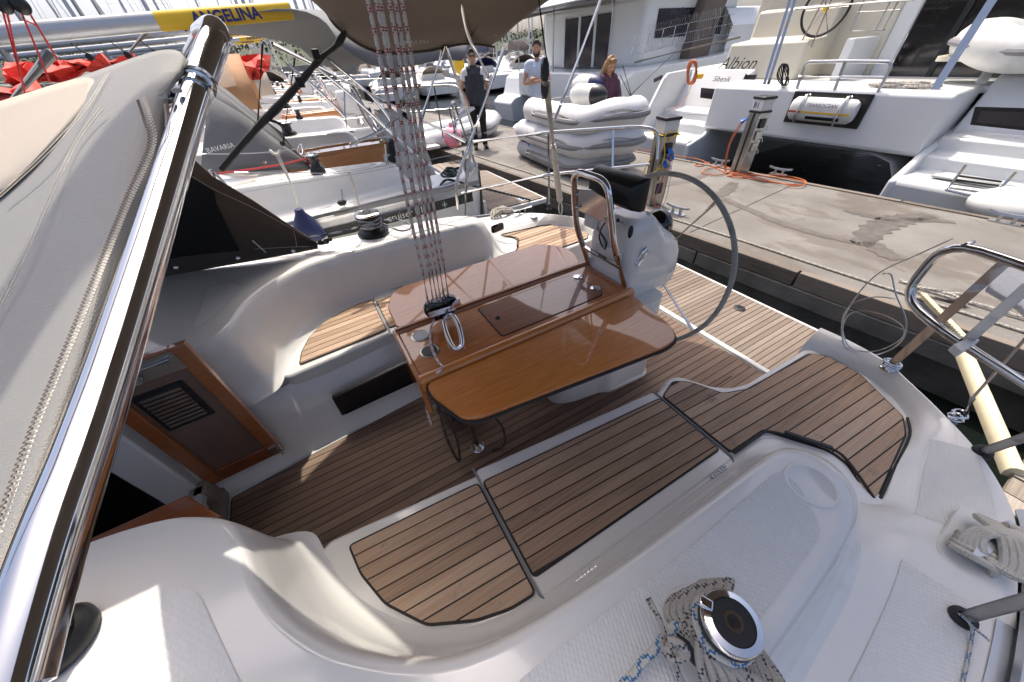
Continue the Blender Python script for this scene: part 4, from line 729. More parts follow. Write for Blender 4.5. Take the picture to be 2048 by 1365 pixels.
dr2=thing('dock_rope','grey mooring rope knotted round a ring at the pontoon edge','rope',Pz(1870,590,DZ)); q=Pz(1872,590,DZ)
mesh('knot',[stube([q+V((random.uniform(-.1,.1),random.uniform(-.2,.2),.02+.05*random.random())) for k in range(12)],.014,7,4)],'ropegrey',dr2); mesh('line',stube([Pz(1800,560,DZ+.02),q,Pz(1960,610,DZ+.02),Pz(2060,640,DZ+.02)],.012,7,4),'ropegrey',dr2)
# ================= neighbouring yachts =================
SK=('side_deck','hull_side','coaming','seat_moulding','seat_riser','cockpit_table','pedestal_base','binnacle','binnacle_hoop','steering_wheel','chartplotter','pushpit','nonskid_panel','transom_sill','bathing_platform','quarter_wall','winch','toe_rail')
def clone(dx,dy,dz,label,group,skip=(),mats=None):
    n=yacht.copy(); COL.objects.link(n); n.location=yacht.location+V((dx,dy,dz)); n['label']=label; n['group']=group
    for ch in [q for q in bpy.data.objects if q.parent==yacht]:
        b=ch.name.split('.')[0]
        if b in SK and b not in skip:
            c=ch.copy(); COL.objects.link(c); adopt(c,n,ch)
            if 'label' in c: del c['label']
            for g in [q for q in bpy.data.objects if q.parent==ch]:
                if (g.name.split('.')[0] in('plank','caulking') and dy>5) or g.name.split('.')[0] in('leaf','leaf_edging'): continue
                
                e=g.copy(); COL.objects.link(e); adopt(e,c,g)
            if b=='cockpit_table':
                for yy in(YC-.245,YC+.245):
                    lf=mesh('leaf',[slab([V((x+dx,yy+dy,z+dz)) for x,z in((.12,.67),(1.22,.67),(1.16,.38),(1.0,.35),(.2,.35),(.13,.40))],.02)],'varnishnb'); lf.parent=c; lf.matrix_parent_inverse=(M.Translation(n.location)@ch.matrix_parent_inverse).inverted()
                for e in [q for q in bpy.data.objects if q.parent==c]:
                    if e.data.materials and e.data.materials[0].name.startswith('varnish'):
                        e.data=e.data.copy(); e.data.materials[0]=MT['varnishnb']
    return n
GY='yachts moored stern to beside ours'
def sailcover(n,dx,dy,z,text_,vang=1):
    bm=mesh('boom',loft([[V((x+dx,YC+dy+a*.045,z+(x+1.6)*.05+b*.066)) for a,b in[(math.cos(t),math.sin(t)) for t in[k*math.pi/7 for k in range(14)]]] for x in(-6,-3,-.62,.72)],True,True),'spar',n)
    yb=mesh('name_band',loft([[V((x+dx,YC+dy+a*.0465,z+(x+1.6)*.05+b*.0675)) for a,b in[(math.cos(t),math.sin(t)) for t in[k*math.pi/7 for k in range(14)]]] for x in(-.36,.715)],True,True),'yellow',bm)
    text('name_lettering','ANGELINA',.112,(-.10+dx,YC+dy-.048,z+.035),(1,0,.05),(0,0,1),'textblue',bm,bold=.004)
    for x in(-1.0,-.75,-.55): mesh('reef_block',[stube([V((x+dx,YC+dy,z-.05)),V((x+.03+dx,YC+dy-.02,z-.09)),V((x+.06+dx,YC+dy-.03,z-.12))],.005,5,3),lathe([(.0,-.01),(.025,-.01),(.025,.01),(0,.01)],V((x+.065+dx,YC+dy-.03,z-.14)),12,V((.2,1,0)))],'black',bm)
    if vang: mesh('vang',[tube([V((-1.15+dx,YC+dy,z-.10)),V((-2.2+dx,YC+dy,z-.75)),V((-3.4+dx,YC+dy,z-1.5))],.035,10)],'pvcband',bm)
    return bm
def wingcanvas(n,px_base,px_up,y0,y1,mt,nm='sprayhood'):
    b=[Py(a,c,y0) for a,c in px_base]; u=[Py(a,c,y1) for a,c in px_up]
    o=mesh(nm,loft([[p.lerp(q,t)+V((0,-.05*math.sin(t*3.1),0)) for p,q in zip(b,u)] for t in(0,.2,.4,.6,.8,1)]),mt,n); sm=o.modifiers.new('t','SOLIDIFY'); sm.thickness=.006
    top=[u[-1],u[len(u)//2],u[0]]
    o2=mesh('sprayhood_top',loft([u,[p+V((-.15,.5,.18)) for p in u],[p+V((-.2,1.1,.22)) for p in u],[p+V((-.15,1.7,.1)) for p in u],[p+V((0,2.1,-.5)) for p in u]]),mt,o); sm=o2.modifiers.new('t','SOLIDIFY'); sm.thickness=.006
    return o
nA=clone(-.27,3.75,.21,'white yacht alongside ours with cruiser 41 lettering and a grey sprayhood',GY,skip=('bathing_platform',) if 0 else ())
SY=3.215
pl=[Py(a,b,SY) for a,b in((556,452),(640,434),(800,399),(900,378),(958,364))]; 
mesh('rubbing_strake',loft([[p+V((0,-.012,dz)) for p in pl] for dz in(-.02,.02)]),'pvcband',nA)
st=[Py(a,b,3.20) for a,b in((640,468),(700,455),(800,430),(860,414),(945,392))]; o=mesh('hull_stripe',loft([[p+V((0,-.004,dz)) for p in st] for dz in(-.05,.035)]),'black',nA)
text('hull_lettering','cruiser 41',.085,Py(775,440,3.19)+V((0,-.004,-.02)),st[3]-st[2],(0,0,1),'fender',nA)
for k in range(4): p=st[3].lerp(st[4],.10+.22*k); mesh('stripe_square',box(p+V((0,-.008,-.01)),(.055,.004,.05)),'black' if k%2==0 else plain('sqgreen%d'%k,(.02,.06,.045),.5).t and 'sqgreen%d'%k,nA)
mesh('square_cross',[box(st[3].lerp(st[4],.32)+V((0,-.011,-.01)),(.05,.004,.005)),box(st[3].lerp(st[4],.32)+V((0,-.011,-.01)),(.006,.004,.05))],'fender',nA)
hA=wingcanvas(nA,[(622,338),(560,340),(480,345),(400,350)],[(620,330),(545,275),(480,225),(420,190)],3.95,4.05,'canvasslate'); text('hood_lettering','BAVARIA',.05,Py(416,307,3.86),(1,0,.08),(0,0,1),'fender',hA)
mesh('snap_fastener',lathe([(.014,0),(.014,.004),(0,.005)],Py(530,325,3.90),12,V((0,-1,.1))),'steel',hA)
bA=bim.copy(); COL.objects.link(bA); bA.data=bim.data.copy(); bA.data.materials[0]=MT['canvasslate']; adopt(bA,nA,bim); bA.matrix_basis=M.Translation((.45,.10,-.29)); del bA['label']
for a,b in(((525,88),(515,255)),((592,100),(565,292))): mesh('bimini_strap',[tube([Py(*a,3.75),Py(*b,3.9)],.008,6),ball(Py(b[0],b[1]-5,3.89),.022,6)],'strapblack',bA)
for pts in([(600,110),(700,190),(830,310),(880,345)],[(640,105),(740,190),(790,255)],[(560,115),(640,185),(690,235)],[(840,170),(780,250),(700,290)]): mesh('bimini_leg',stube([Py(a,b,3.72) for a,b in pts],.0125,8,4),'steel',bA)
sailcover(nA,-.27,3.75,1.965,1)
for pts,r in(([(400,308),(470,308),(545,304),(660,289),(840,265)],.0035),([(470,345),(600,346),(690,346),(780,330),(860,315)],.0035),([(440,395),(560,372),(700,350),(860,320),(950,300)],.003),([(560,457),(650,430),(760,412),(900,372),(940,350)],.003)): mesh('lifeline',stube([Py(a,b,3.33) for a,b in pts],r,6,4),'wire',nA)
for a,b,c,d in((420,340,458,400),(428,345,510,430),(925,300,935,365),(770,290,775,330)): mesh('stanchion',tube([Py(a,b,3.33),Py(c,d,3.33)],.012,8),'steel',nA)
def fender(px,top,mt,label,y=3.08,sc=1,par=None):
    c=Py(*px,y); n=thing('fender',label,'fender',c,'fenders hung between the yachts' if y<3.5 else 'white fenders lying on the dinghies')
    mesh('body',lathe([(.0,-.62),(.06,-.61),(.10,-.56),(.115,-.45),(.115,-.10)],c,18),'fender',n); mesh('end_cap',lathe([(.116,-.10),(.112,-.06),(.07,.05),(.035,.10),(.03,.13),(0,.135)],c,18),mt,n)
    return n,c
fn,fc=fender((612,452),0,'navy','white fender with navy blue top hanging between the two hulls')
fl=thing('fender_line','white line tying the navy topped fender to the lifeline','rope',fc); t0=Py(552,305,3.33)
mesh('line',[stube([fc+V((0,0,.12)),Py(585,375,3.2),t0+V((.01*k,0,0))],.006,6,5) for k in(-1,0,1)]+[stube([t0+V((.03*math.cos(a),.02*math.sin(a),.015*math.cos(2*a))) for a in range(6)],.01,6,3,True)],'ropewhite',fl)
f3=thing('fender_line','white line hanging from the lifeline beside the dark winch','rope',Py(715,400,3.2)); mesh('line',[stube([Py(697,346,3.33),Py(708,380,3.28),Py(720,420,3.2)],.007,6,5),stube([Py(700,346,3.33),Py(712,385,3.28),Py(722,420,3.2)],.005,6,5)],'ropewhite',f3)
wA=Py(632,338,4.0); winch(wA+V((0,0,-.03)),.15,.06,nA,drum='brushed')
rA=thing('hung_rope','grey rope hanged in a long loop from the neighbouring red wound winch','rope',wA)
for k in range(3): mesh('wrap',tube(ring(wA,.055,.03+.018*k,.008,k),.009,7,True),'redstitch',rA)
for k in range(5): mesh('loop',stube([wA+V((-.04+.015*k,-.07,.05)),Py(622+5*k,335,3.88),Py(632+2*k,365,3.86),Py(630+4*k,380,3.85),Py(640,398,3.84),Py(648-2*k,382,3.85),Py(645+2*k,345,3.87),wA+V((.05,-.06,.06))],.008,6,5),'ropedark',rA)
mesh('knot',[coil(Py(640,366,3.84),.02,.04,3,.008,5,.01)],'ropedark',rA); mesh('red_sheet',stube([Py(400,352,3.6),Py(480,342,3.7),Py(560,330,3.85),Py(615,318,3.95),wA+V((-.05,0,.06))],.008,6,5),'redstitch',rA)
mesh('clew_rope',stube([Py(672,345,3.8),Py(682,375,3.6),Py(685,402,3.4)],.005,6,4),'ropedark',rA); mesh('fairlead',[ball(Py(684,406,3.36),(.04,.03,.025),8)],'black',rA)
tr=thing('teal_rope','dark green rope heaped on the stern corner of the lettered yacht','rope',Py(905,352,3.5)); mesh('coil',[coil(Py(905,356,3.5),.04,.10,6,.011,9,.02),stube([Py(880,372,3.4),Py(895,360,3.45),Py(930,368,3.4),Py(1000,385,3.6),Py(1060,400,4.0)],.012,6,5)],'ropeteal',tr)
# instruments on the neighbour's binnacle
for k,yy in enumerate((288,302,316)): mesh('instrument',[box(Py(785,yy,4.75),(.04,.11,.09)),lathe([(.035,0),(.035,.006),(0,.006)],Py(785,yy,4.75)+V((-.03,-.05,0)),14,V((-.3,-1,.2)))],'black',nA)
# --- yachts farther along ---
for i,(dx,dy,dz,lab,wm) in enumerate(((-.1,8.35,.2,'second white yacht along, with an orange brown sprayhood','canvasorange'),(.2,12.3,.2,'third white yacht along the row beyond the wooden finger','canvasbeige'),(-.3,16.2,.25,'fourth white yacht along the row with navy canvas','navy'),(.1,20.2,.25,'fifth white yacht along the row with grey canvas','canvasslate'),(-.2,24.3,.25,'sixth white yacht along the row, farthest before the channel','canvasbeige'))):
    n=clone(dx,dy,dz,lab,GY,skip=('nonskid_panel','toe_rail','chartplotter'))
    sailcover(n,dx-.1,dy,2.38+.05*i,1)
    mesh('mast',tube([(-4.8+dx,YC+dy,.9),(-4.8+dx,YC+dy,16)],.09,10),'spar',n)
    hb=V((dx,dy,dz)); rows=[[hb+V((-.15-.9*t,YC+1.35*math.sin(a)*(1-.1*t),.75+.95*math.cos(a)**.6*(1-.5*max(0,t-.5)))) for a in[-1.5+.3*k for k in range(11)]] for t in(0,.25,.6,1)]
    h=mesh('sprayhood',loft(rows),wm,n); sm=h.modifiers.new('t','SOLIDIFY'); sm.thickness=.01
    mesh('hood_window',loft([[V(p)+V((.01,-.02,.012)) for p in r[1:5]] for r in rows[1:3]]),'clearvinyl' if i==0 else 'hatchglass',h)
for k,(pl,y) in enumerate((([(8,134),(40,127),(56,168),(30,178)],8.6),([(0,182),(55,170),(104,182),(100,200),(0,206)],8.2),([(74,152),(108,124),(152,134),(142,150),(92,162)],9),([(150,126),(206,117),(228,146),(152,146)],9.2),([(216,121),(256,114),(264,136),(226,146)],9.4),([(484,122),(536,117),(530,138),(512,158),(490,141)],9.6))):
    P_=[Py(a,b,y) for a,b in pl]; c=sum(P_,V((0,0,0)))/len(P_); P_=[c.lerp(q,1.3) for q in P_]; rg=[c.lerp(p,1) for p in P_]
    rk=random.Random(k); edge=[q for i_ in range(len(P_)) for q in [P_[i_].lerp(P_[(i_+1)%len(P_)],t)+V((0,rk.uniform(-.25,.25),rk.uniform(-.05,.05))) for t in(0,.33,.66)]]
    o=mesh('canvas_cover',loft([[c+V((0,-.2,.0)) for q in edge],[c.lerp(q,.6)+V((0,rk.uniform(-.3,.1),0)) for q in edge],edge,[c.lerp(q,.9)+V((0,.25,0)) for q in edge],[c+V((0,.3,0)) for q in edge]],True),'canvasred',smooth=False); tag(o,'bright red canvas cover bundled on the rail of a far yacht','canvas','red covers on the far yachts')
rl=thing('reefing_lines','thin dark red lines running through black blocks beside the boom','rope',Py(60,100,4.0))
for a,b in(((3,15),(48,175)),((14,25),(50,190)),((40,18),(100,165)),((55,20),(115,120)),((48,40),(75,52))): mesh('line',tube([Py(*a,4.2),Py(*b,4.4)],.006,6),'redstitch',rl)
for a in((4,8),(40,10)): mesh('block',ball(Py(*a,4.15),(.045,.03,.05),10),'black',rl)
# ================= catamarans =================
def prof(poly,y0,y1):   # (x,z) outline extruded along y
    n=len(poly); vs=[V((x,y0,z)) for x,z in poly]+[V((x,y1,z)) for x,z in poly]
    return vs,[list(range(n)),[n+i for i in range(n)][::-1]]+[[(i+1)%n,i,n+i,n+(i+1)%n] for i in range(n)]
def solid(name,parts,mt,par=None,**k):
    o=mesh(name,parts,mt,par,**k); fixn(o.data); return o
al=thing('catamaran','white catamaran named Albion with a liferaft in its stern beam','catamaran',(9,4,-.75))
HP=[(7.55,-.8),(7.50,-.12),(7.56,-.05),(8.05,-.03),(8.07,.16),(8.32,.18),(8.34,.36),(8.68,.38),(8.70,.45),(9.05,1.02),(9.3,1.10),(14,1.22),(19.5,1.35),(19.2,-.8)]
def hull(y0,y1,bul):
    h=solid('hull',prof(HP,y0+.06,y1-.06),'catwhite',al,bevel=.03)
    W=[(7.52,-.8),(7.49,-.1),(7.9,.1),(8.05,.2),(9.2,.5),(9.2,-.8)] if y0<0 else [(7.52,-.8),(7.49,-.10),(7.62,.10),(8.12,.96),(8.25,1.06),(9.2,1.10),(9.2,-.8)]
    if bul[1]: solid('bulwark',prof(W,y1-.10,y1),'catwhite',al,bevel=.03)
    if bul[0]: solid('bulwark',prof([(7.52,-.8),(7.50,-.12),(8.0,.02),(8.1,.10),(8.75,.85),(9.2,.9),(9.2,-.8)],y0,y0+.10),'catwhite',al,bevel=.03)
    return h
hl=hull(5.35,6.98,(1,1)); hr=hull(-.9,1.86,(0,1))
solid('stern_beam',prof([(8.02,.12),(7.98,.16),(8.0,.86),(8.08,.90),(9.0,.92),(9.0,.12)],1.85,5.45),'catwhite',al,bevel=.04)
solid('bridge_deck',[boxp((9.0,1.0,.15),(17,6.0,.90)),boxp((9.0,1.0,.1),(10.0,5.6,.86))],'catwhite',al,bevel=.04)
solid('tunnel_fairing',[loft([[(x,y,z) for y,z in((5.42,.13),(5.2,.12),(5.0,.10),(2.4,.10),(2.1,.0),(1.9,-.3),(1.84,-.7))] for x in(8.03,17)])],'catwhite',al)
def pp4(pts,x,th=.02,dx=0): return slab([Px(a,b,x) for a,b in pts],th)
nc=mesh('raft_niche_dark',boxp((7.965,2.72,.40),(7.985,3.86,.855)),'black',al,smooth=False)  # flat black panel stands for the dark depth of the niche
lr_=thing('liferaft','white canister liferaft with yellow and red stripe strapped in the catamaran stern','liferaft',(7.8,3.28,.43))
mesh('canister',loft([[(7.86+a,y,.63+b) for a,b in[(k*.11*math.cos(t),k*.17*math.sin(t)) for t in[2*math.pi*j/16 for j in range(16)]]] for y,k in((2.80,.3),(2.81,.75),(2.86,.97),(2.95,1),(3.65,1),(3.72,.97),(3.76,.75),(3.77,.3))],True,True),'fender',lr_)
mesh('stripe',loft([[(7.86+a,y,.60+b) for a,b in((-.112,-.012),(-.116,.012))] for y in(2.83,3.30,3.74)]),'yellow',lr_); mesh('stripe',loft([[(7.86+a,y,.60+b) for a,b in((-.117,-.014),(-.119,.012))] for y in(3.55,3.74)]),'redstitch',lr_); mesh('label_patch',loft([[(7.86+a,y,.52+b) for a,b in((-.085,-.02),(-.10,.025))] for y in(2.95,3.45)]),'black',lr_)
text('raft_lettering','TRANSOCEAN',.07,(7.738,3.50,.68),(0,-1,0),(0.3,0,1),'textblue',lr_)
for y in(2.98,3.58): mesh('strap',stube([(7.90,y,.82),(7.80,y,.82),(7.735,y,.70),(7.735,y+.02,.55),(7.80,y+.03,.44)],.016,6,4),'alu',lr_)
for pts,nm in (([(1402,176),(1484,183),(1470,205),(1400,196)],'hull_window'),([(1490,150),(1513,150),(1508,164),(1486,163)],'hull_window')): solid(nm,[pp4(pts,8.64 if nm and pts[0][0]<1450 else 8.9,.02)],'hatchglass',al)
tf=solid('transom_face',[slab([(8.72,5.5,.42),(9.06,5.5,1.05),(9.06,6.86,1.05),(8.72,6.86,.42)],.02)],'catwhite',al)
tx=lambda px,py:Px(px,py,8.62)
text('name_lettering','Albion',.30,Px(1436,138,8.62),(0,-1,0),(0.4,0,1),'black',al,shear=.25); text('port_lettering','Sibenik',.14,Px(1424,163,8.55),(0,-1,0),(.4,0,1),'black',al,shear=.3)
mesh('shore_socket',[box(Px(1400,153,8.5),(.08,.12,.09))],'yellow',al,bevel=.01)
lb=thing('lifebuoy_rope','coil of orange cord hanging on the Albion transom','cord',Px(1384,145,8.3)); mesh('coil',[stube([Px(1384+9*math.cos(a+.2*k),145+23*math.sin(a),8.28-.02*k) for a in[2*math.pi*j/12 for j in range(12)]],.022,7,3,True) for k in range(4)],'orange',lb); mesh('drop',stube([Px(1384,168,8.28),Px(1370,200,8.1),Px(1340,222,7.0)],.006,6,4),'orange',lb)
solid('step_line',[beam(Px(1365,228,8.02),Px(1440,232,8.02),.03,.02)],'greywhite',al)
# rails, deck gear
for pts in([(1592,182),(1612,124),(1690,123),(1780,124),(1782,135),(1755,185)],[(1598,153),(1690,155),(1768,156)],[(1668,183),(1690,124)]): mesh('stern_rail',tube(bend([Px(a,b,8.05) for a,b in pts],.08),.022,8),'alu',al)
for a,b in(((1528,170),(1580,0)),((1536,170),(1590,0)),((1858,190),(1980,0)),((1866,190),(1990,0)),((1590,18),(1830,-2))): mesh('davit_post',tube([Px(*a,8.3),Px(*b,8.6)],.024,10),'steel',al)
rp=thing('black_rope_coil','black ropes hanging in a coil on the catamaran rail','rope',Px(1568,150,8.1)); mesh('coil',[stube([Px(1568+(3+1.6*k)*math.cos(a)+3*math.sin(a*2+k),150+22*math.sin(a),8.1-.02*k) for a in[2*math.pi*j/10 for j in range(10)]],.009,6,3,True) for k in range(6)],'strapblack',rp)
# cockpit bulkhead and helm
solid('helm_bulkhead',[boxp((10.2,3.75,.9),(10.4,6.4,3.4)),prof([(9.2,.9),(9.25,1.5),(9.9,1.55),(9.95,2.0),(10.3,2.05),(10.3,.9)],4.6,6.2)],'cream',al,bevel=.04)
solid('cockpit_side',[boxp((9.3,3.85,.9),(10.3,4.0,1.5)),boxp((10.22,3.5,.9),(10.3,3.75,3.4))],'catwhite',al,bevel=.02)
solid('saloon_door',[boxp((10.3,-.6,.9),(10.34,3.5,3.4))],'blackgloss',al); 
for y in(2.9,1.9,.9,-.1): solid('door_frame',[boxp((10.27,y-.04,.9),(10.29,y+.04,3.4))],'black',al)
hc_=Px(1652,18,9.4); hw=mesh('helm_wheel',tube([hc_+V((0,.38*math.cos(t),.38*math.sin(t))) for t in[2*math.pi*k/40 for k in range(40)]],.022,8,True),'black',al)
for k in range(6): mesh('spoke',tube([hc_,hc_+V((0,.37*math.cos(k*1.047),.37*math.sin(k*1.047)))],.011,6),'steel',hw)
mesh('hub',ball(hc_,.05,8),'yellow',hw)
for a in((1612,1650),(1632,1590),(1690,1720)): pass
for a,b in(((1600,90),(1650,-5)),((1622,95),(1665,-5)),((1700,62),(1730,-4)),((1750,62),(1785,-4)),((1765,62),(1800,-4))): mesh('helm_rail',tube([Px(*a,9.3),Px(*b,9.3)],.012,6),'steel',al)
for a,b in(((1590,85),(1625,90)),((1715,25),(1800,20)),((1706,62),(1770,60))): mesh('helm_rail',tube([Px(*a,9.3),Px(*b,9.3)],.012,6),'steel',al)
mesh('cockpit_table',loft([[(x,y,z) for x,y in rnd([(9.0,1.5),(9.0,2.6),(9.8,2.6),(9.8,1.5)],.2)] for z in(1.18,1.22,1.24)],True,True),'cream',al); mesh('table_leg',tube([(9.4,2.0,.9),(9.4,2.0,1.2)],.06,10),'alu',al)
solid('cockpit_seat',[boxp((9.2,-.5,.9),(9.9,1.6,1.12))],'greywhite',al,bevel=.05)
cr=thing('stern_rope_heap','grey mooring ropes heaped on the catamaran stern beam','rope',Px(1785,185,8.3)); mesh('heap',[coil(Px(1770+18*k,186,8.4),.06,.2,4,.02,20+k,.03,(.6,1.4)) for k in range(4)],'ropegrey',cr)
for pts in([(1960,222),(2080,226),(2080,258),(1952,246)],): solid('hull_window',[pp4(pts,7.88,.02)],'hatchglass',al); solid('window_surround',[pp4([(1950,214),(2090,218),(2090,266),(1940,250)],7.90,.02)],'black',al)
solid('boarding_step',[boxp((7.7,-.6,-.02),(8.02,1.5,.0))],'greywhite',al)
ld=thing('boarding_ladder','folded steel boarding ladder on the catamaran stern','ladder',Px(1950,360,7.5))
for a in(0,1):
    mesh('side_rail',tube(bend([Px(1932-0+100*a,330+14*a,7.42),Px(1900+78*a+10*a,372+12*a,7.40),Px(1890+80*a,380+16*a,7.36),Px(1968+0*a,398,7.34)] if a==0 else [Px(2032,344,7.42),Px(2000,378,7.40),Px(1975,405,7.36)],.03),.014,8),'steel',ld)
for k in range(4): mesh('tread',beam(Px(1918-6*k,352+8*k,7.41),Px(2004-6*k,364+8*k,7.41),.03,.02),'black' if k<2 else 'alu',ld,bevel=.003)
fd=thing('beanbag_fender','large pale round fender lying at the pontoon edge by the catamaran','fender',Px(2030,415,7.1)); mesh('body',ball(Px(2035,415,7.15),(.35,.42,.2),14),'fender',fd); mesh('end_ring',lathe([(.03,0),(.04,.03),(.02,.06)],Px(1968,410,7.15),10,V((0,1,.2))),'black',fd)
def dinghy(c,rz,L,Wd,r,z,mt,band,label,group='inflatable dinghies',loose=0,s=1):
    n=thing('inflatable_dinghy',label,'dinghy',(c[0],c[1],z),group); R=M.Rotation(rz,3,'Z'); f=lambda x,y,h:V((c[0],c[1],z))+R@V((x,y,h))
    h=Wd/2-r; pts=[(-L/2,-h),(-L/4,-h),(L*.1,-h),(L*.28,-h*.85),(L*.40,-h*.45),(L*.44,0),(L*.40,h*.45),(L*.28,h*.85),(L*.1,h),(-L/4,h),(-L/2,h)]
    c_=catmull([f(x,y,r+(.10 if x>L*.3 else 0)*s) for x,y in pts],5); N=len(c_); rr=[r*(.25 if i in(0,N-1) else .75 if i in(1,N-2) else 1) for i in range(N)]
    mesh('tube',tube(c_,rr,16),mt,n); mesh('floor',[vv for vv in[prism([tuple(f(x,y,0))[:2] for x,y in((-L*.42,-h),(L*.2,-h),(L*.36,-h*.4),(L*.36,h*.4),(L*.2,h),(-L*.42,h))],z+r*.35,z+r*.5)]],'pvcgrey',n)
    mesh('transom',[(lambda a:(a[0],a[1]))(beam(f(-L*.38,-h,r),f(-L*.38,h,r),.04,r*1.6))],'pvcgrey',n)
    bd=[f(x*1.0,y*(1+r*1.0/h) if abs(y)>h*.6 else y*1.15,r+(.10 if x>L*.3 else 0)*s) if x<L*.35 else f(x+r*.97,y*1.4,r+.10*s) for x,y in pts[1:-1]]
    mesh('rubbing_band',stube(bd,.045,8,5),band,n); mesh('grab_line',stube([p+V((0,0,.06+.03*math.sin(i*2.4))) for i,p in enumerate(bd)],.009,6,4),'ropegrey',n)
    for sx in(-.25,.05): mesh('valve',lathe([(.03,0),(.03,.015),(0,.02)],f(L*sx,-h,2*r-.004),12),'black',n)
    return f
DY=5.7
dinghy((4.70,DY+.1),-math.pi/2-.10,2.8,1.4,.17,-.10,'pvcgrey','pvcband','darker grey dinghy at the bottom of the stack'); dinghy((4.70,DY+.05),-math.pi/2-.08,3.0,1.4,.20,.18,'pvclight','pvcband','pale grey dinghy with a logo in the middle of the stack'); ft=dinghy((4.74,DY-.05),-math.pi/2-.12,2.7,1.4,.21,.53,'pvclight','pvcband','pale grey dinghy on top of the stack')
dg=[o for o in bpy.data.objects if o.get('label','').startswith('pale grey dinghy with')][0]; lp=lambda a,b:Px(a,b,3.98)
mesh('logo_wave',loft([[lp(1043+3.2*k,281+1.1*k-1.6*math.sin(k*.9)) for k in range(6)],[lp(1043+3.2*k,284+1.05*k-1.2*math.sin(k*.9)) for k in range(6)]]),'navy',dg)
text('logo_letter','N',.075,lp(1056,293),(.1,-1,-.1),(0,0,1),'blueplug',dg,bold=.003)
def lying(px,X,mt,label,L=.62,r=.155):
    c=Px(*px,X); n=thing('fender',label,'fender',c,'white fenders lying on the dinghies'); ax=V((.12,-1,0))
    mesh('body',lathe([(0,-L/2),(r*.6,-L/2+.01),(r,-L/2+.12),(r*1.02,0),(r,L/2-.1)],c,20,ax),'fender',n); mesh('end_cap',lathe([(r*1.01,L/2-.1),(r*.95,L/2),(r*.5,L/2+.09),(.04,L/2+.12),(0,L/2+.13)],c,20,ax),mt,n)
lying((1172,190),4.6,'black','white fender with black end on the top dinghy'); lying((1172,170),4.9,'navy','white fender with navy end on the top dinghy',.55,.15)
dinghy((3.9,9.9),.3,3.0,1.4,.2,-.08,'pvclight','pvcband','pale dinghy lying behind the man in the vest'); dinghy((6.4,9.7),1.3,3.0,1.5,.2,.0-.6,'pvclight','navy','grey and navy dinghy afloat behind the stack')
bdg=dinghy((9.3,1.0),math.pi/2,3.0,1.5,.24,1.06,'fender','pvcband','cream dinghy with grey bow hung on the Albion davits'); 
# --- the wheelhouse catamaran ---
mc=thing('catamaran','white catamaran MyCat with a wheelhouse and netted rails','catamaran',(12,12,-.75))
HM=[(8.9,-.8),(8.75,-.1),(9.0,.1),(9.3,.15),(9.5,.75),(9.9,.95),(13,1.10),(20,1.45),(21,1.55),(20.4,-.8)]
for y0,y1 in((9.6,11.2),(15.4,17)): solid('hull',prof(HM,y0,y1),'catwhite',mc,bevel=.05)
solid('bridge_deck',[boxp((9.3,11.1,.15),(17,15.6,.95))],'catwhite',mc,bevel=.05); solid('stern_steps',[boxp((9.0,9.7,-.05),(9.5,11.0,.12)),boxp((9.25,9.7,.12),(9.6,11,.40))],'catwhite',mc,bevel=.03)
solid('wheelhouse',[boxp((11.0,10.5,.95),(15.5,16.2,2.75))],'catwhite',mc,bevel=.15); solid('wheelhouse_roof',[prof([(9.4,2.80),(9.3,2.72),(9.5,2.68),(15.9,2.70),(16.3,2.85),(15.8,3.0),(9.8,2.95)],10.2,16.4)],'catwhite',mc,bevel=.05)
for y0,y1 in((12.0,12.75),(12.9,13.65),(13.8,14.6)): solid('door_pane',[boxp((10.96,y0,1.0),(10.99,y1,2.45))],'hatchglass',mc); solid('door_frame',[boxp((10.94,y1+.01,1.0),(10.99,y1+.13,2.5))],'catwhite',mc)
solid('side_window',[boxp((11.5,10.47,1.7),(14.8,10.49,2.4))],'hatchglass',mc)
for x,y in((9.6,10.5),(9.6,13.5),(9.6,16.0)): mesh('roof_post',tube([(x,y,.95),(x,y,2.72)],.035,8),'alu',mc)
mesh('rolled_awning',[tube([(9.42,10.5,2.60),(9.42,15.9,2.60)],.09,10)],'canvastaupe',mc)
solid('helm_cover',[loft([[(x+a,y,z) for x,y in((0,-.5),(.9,-.6),(1,.5),(.1,.5))] for (z,a) in((1.1,13.1-.2),(2.0,13.0),(2.7,13.25),(2.9,13.5))],True,True)],'canvastaupe',mc); bpy.data.objects['helm_cover'].location=(0,10.6,0)
solid('coachroof',[loft([[(x,y,z) for y,z in((10.0,1.3),(9.9,1.9),(10.3,2.35),(12,2.5),(15,2.3),(15.4,1.2))] for x in(14.6,15,17.5,19.0)],False,False)],'catwhite',mc); text('name_lettering','MyCat',.32,Py(1340,36,9.85),(1,0,.03),(0,.3,1),'black',mc,shear=.2)
for px in((1262,112),(1290,106),(1318,98),(1342,92),(1368,86),(1395,80),(1420,76),(1450,70)): mesh('rail_stanchion',tube([Py(*px,9.65),Py(px[0]+10,px[1]-40,9.65)],.015,6),'steel',mc)
for dz in(0,-20,-38): mesh('rail_wire',tube([Py(1262,112+dz,9.65),Py(1342,92+dz,9.65),Py(1470,66+dz,9.65)],.008,5),'wire',mc)
nt_=[]; 
for i in range(34): 
    a=Py(1285+4.6*i,106-1.25*i,9.65); nt_.append(tube([a,a+V((.28,0,.62))],.004,3,cap=False)); nt_.append(tube([a+V((.3,0,0)),a+V((0,0,.62))],.004,3,cap=False))
tag(mesh('rail_netting',nt_,'wire',mc),kind='stuff')
solid('gate_panel',[pp4([(1322,100),(1330,60),(1345,56),(1352,60),(1352,96)],12.6,.02)],'catwhite',mc); solid('hull_port',[slab([Py(1308,158,9.59),Py(1325,150,9.59),Py(1325,158,9.59),Py(1308,166,9.59)],.02)],'hatchglass',mc)
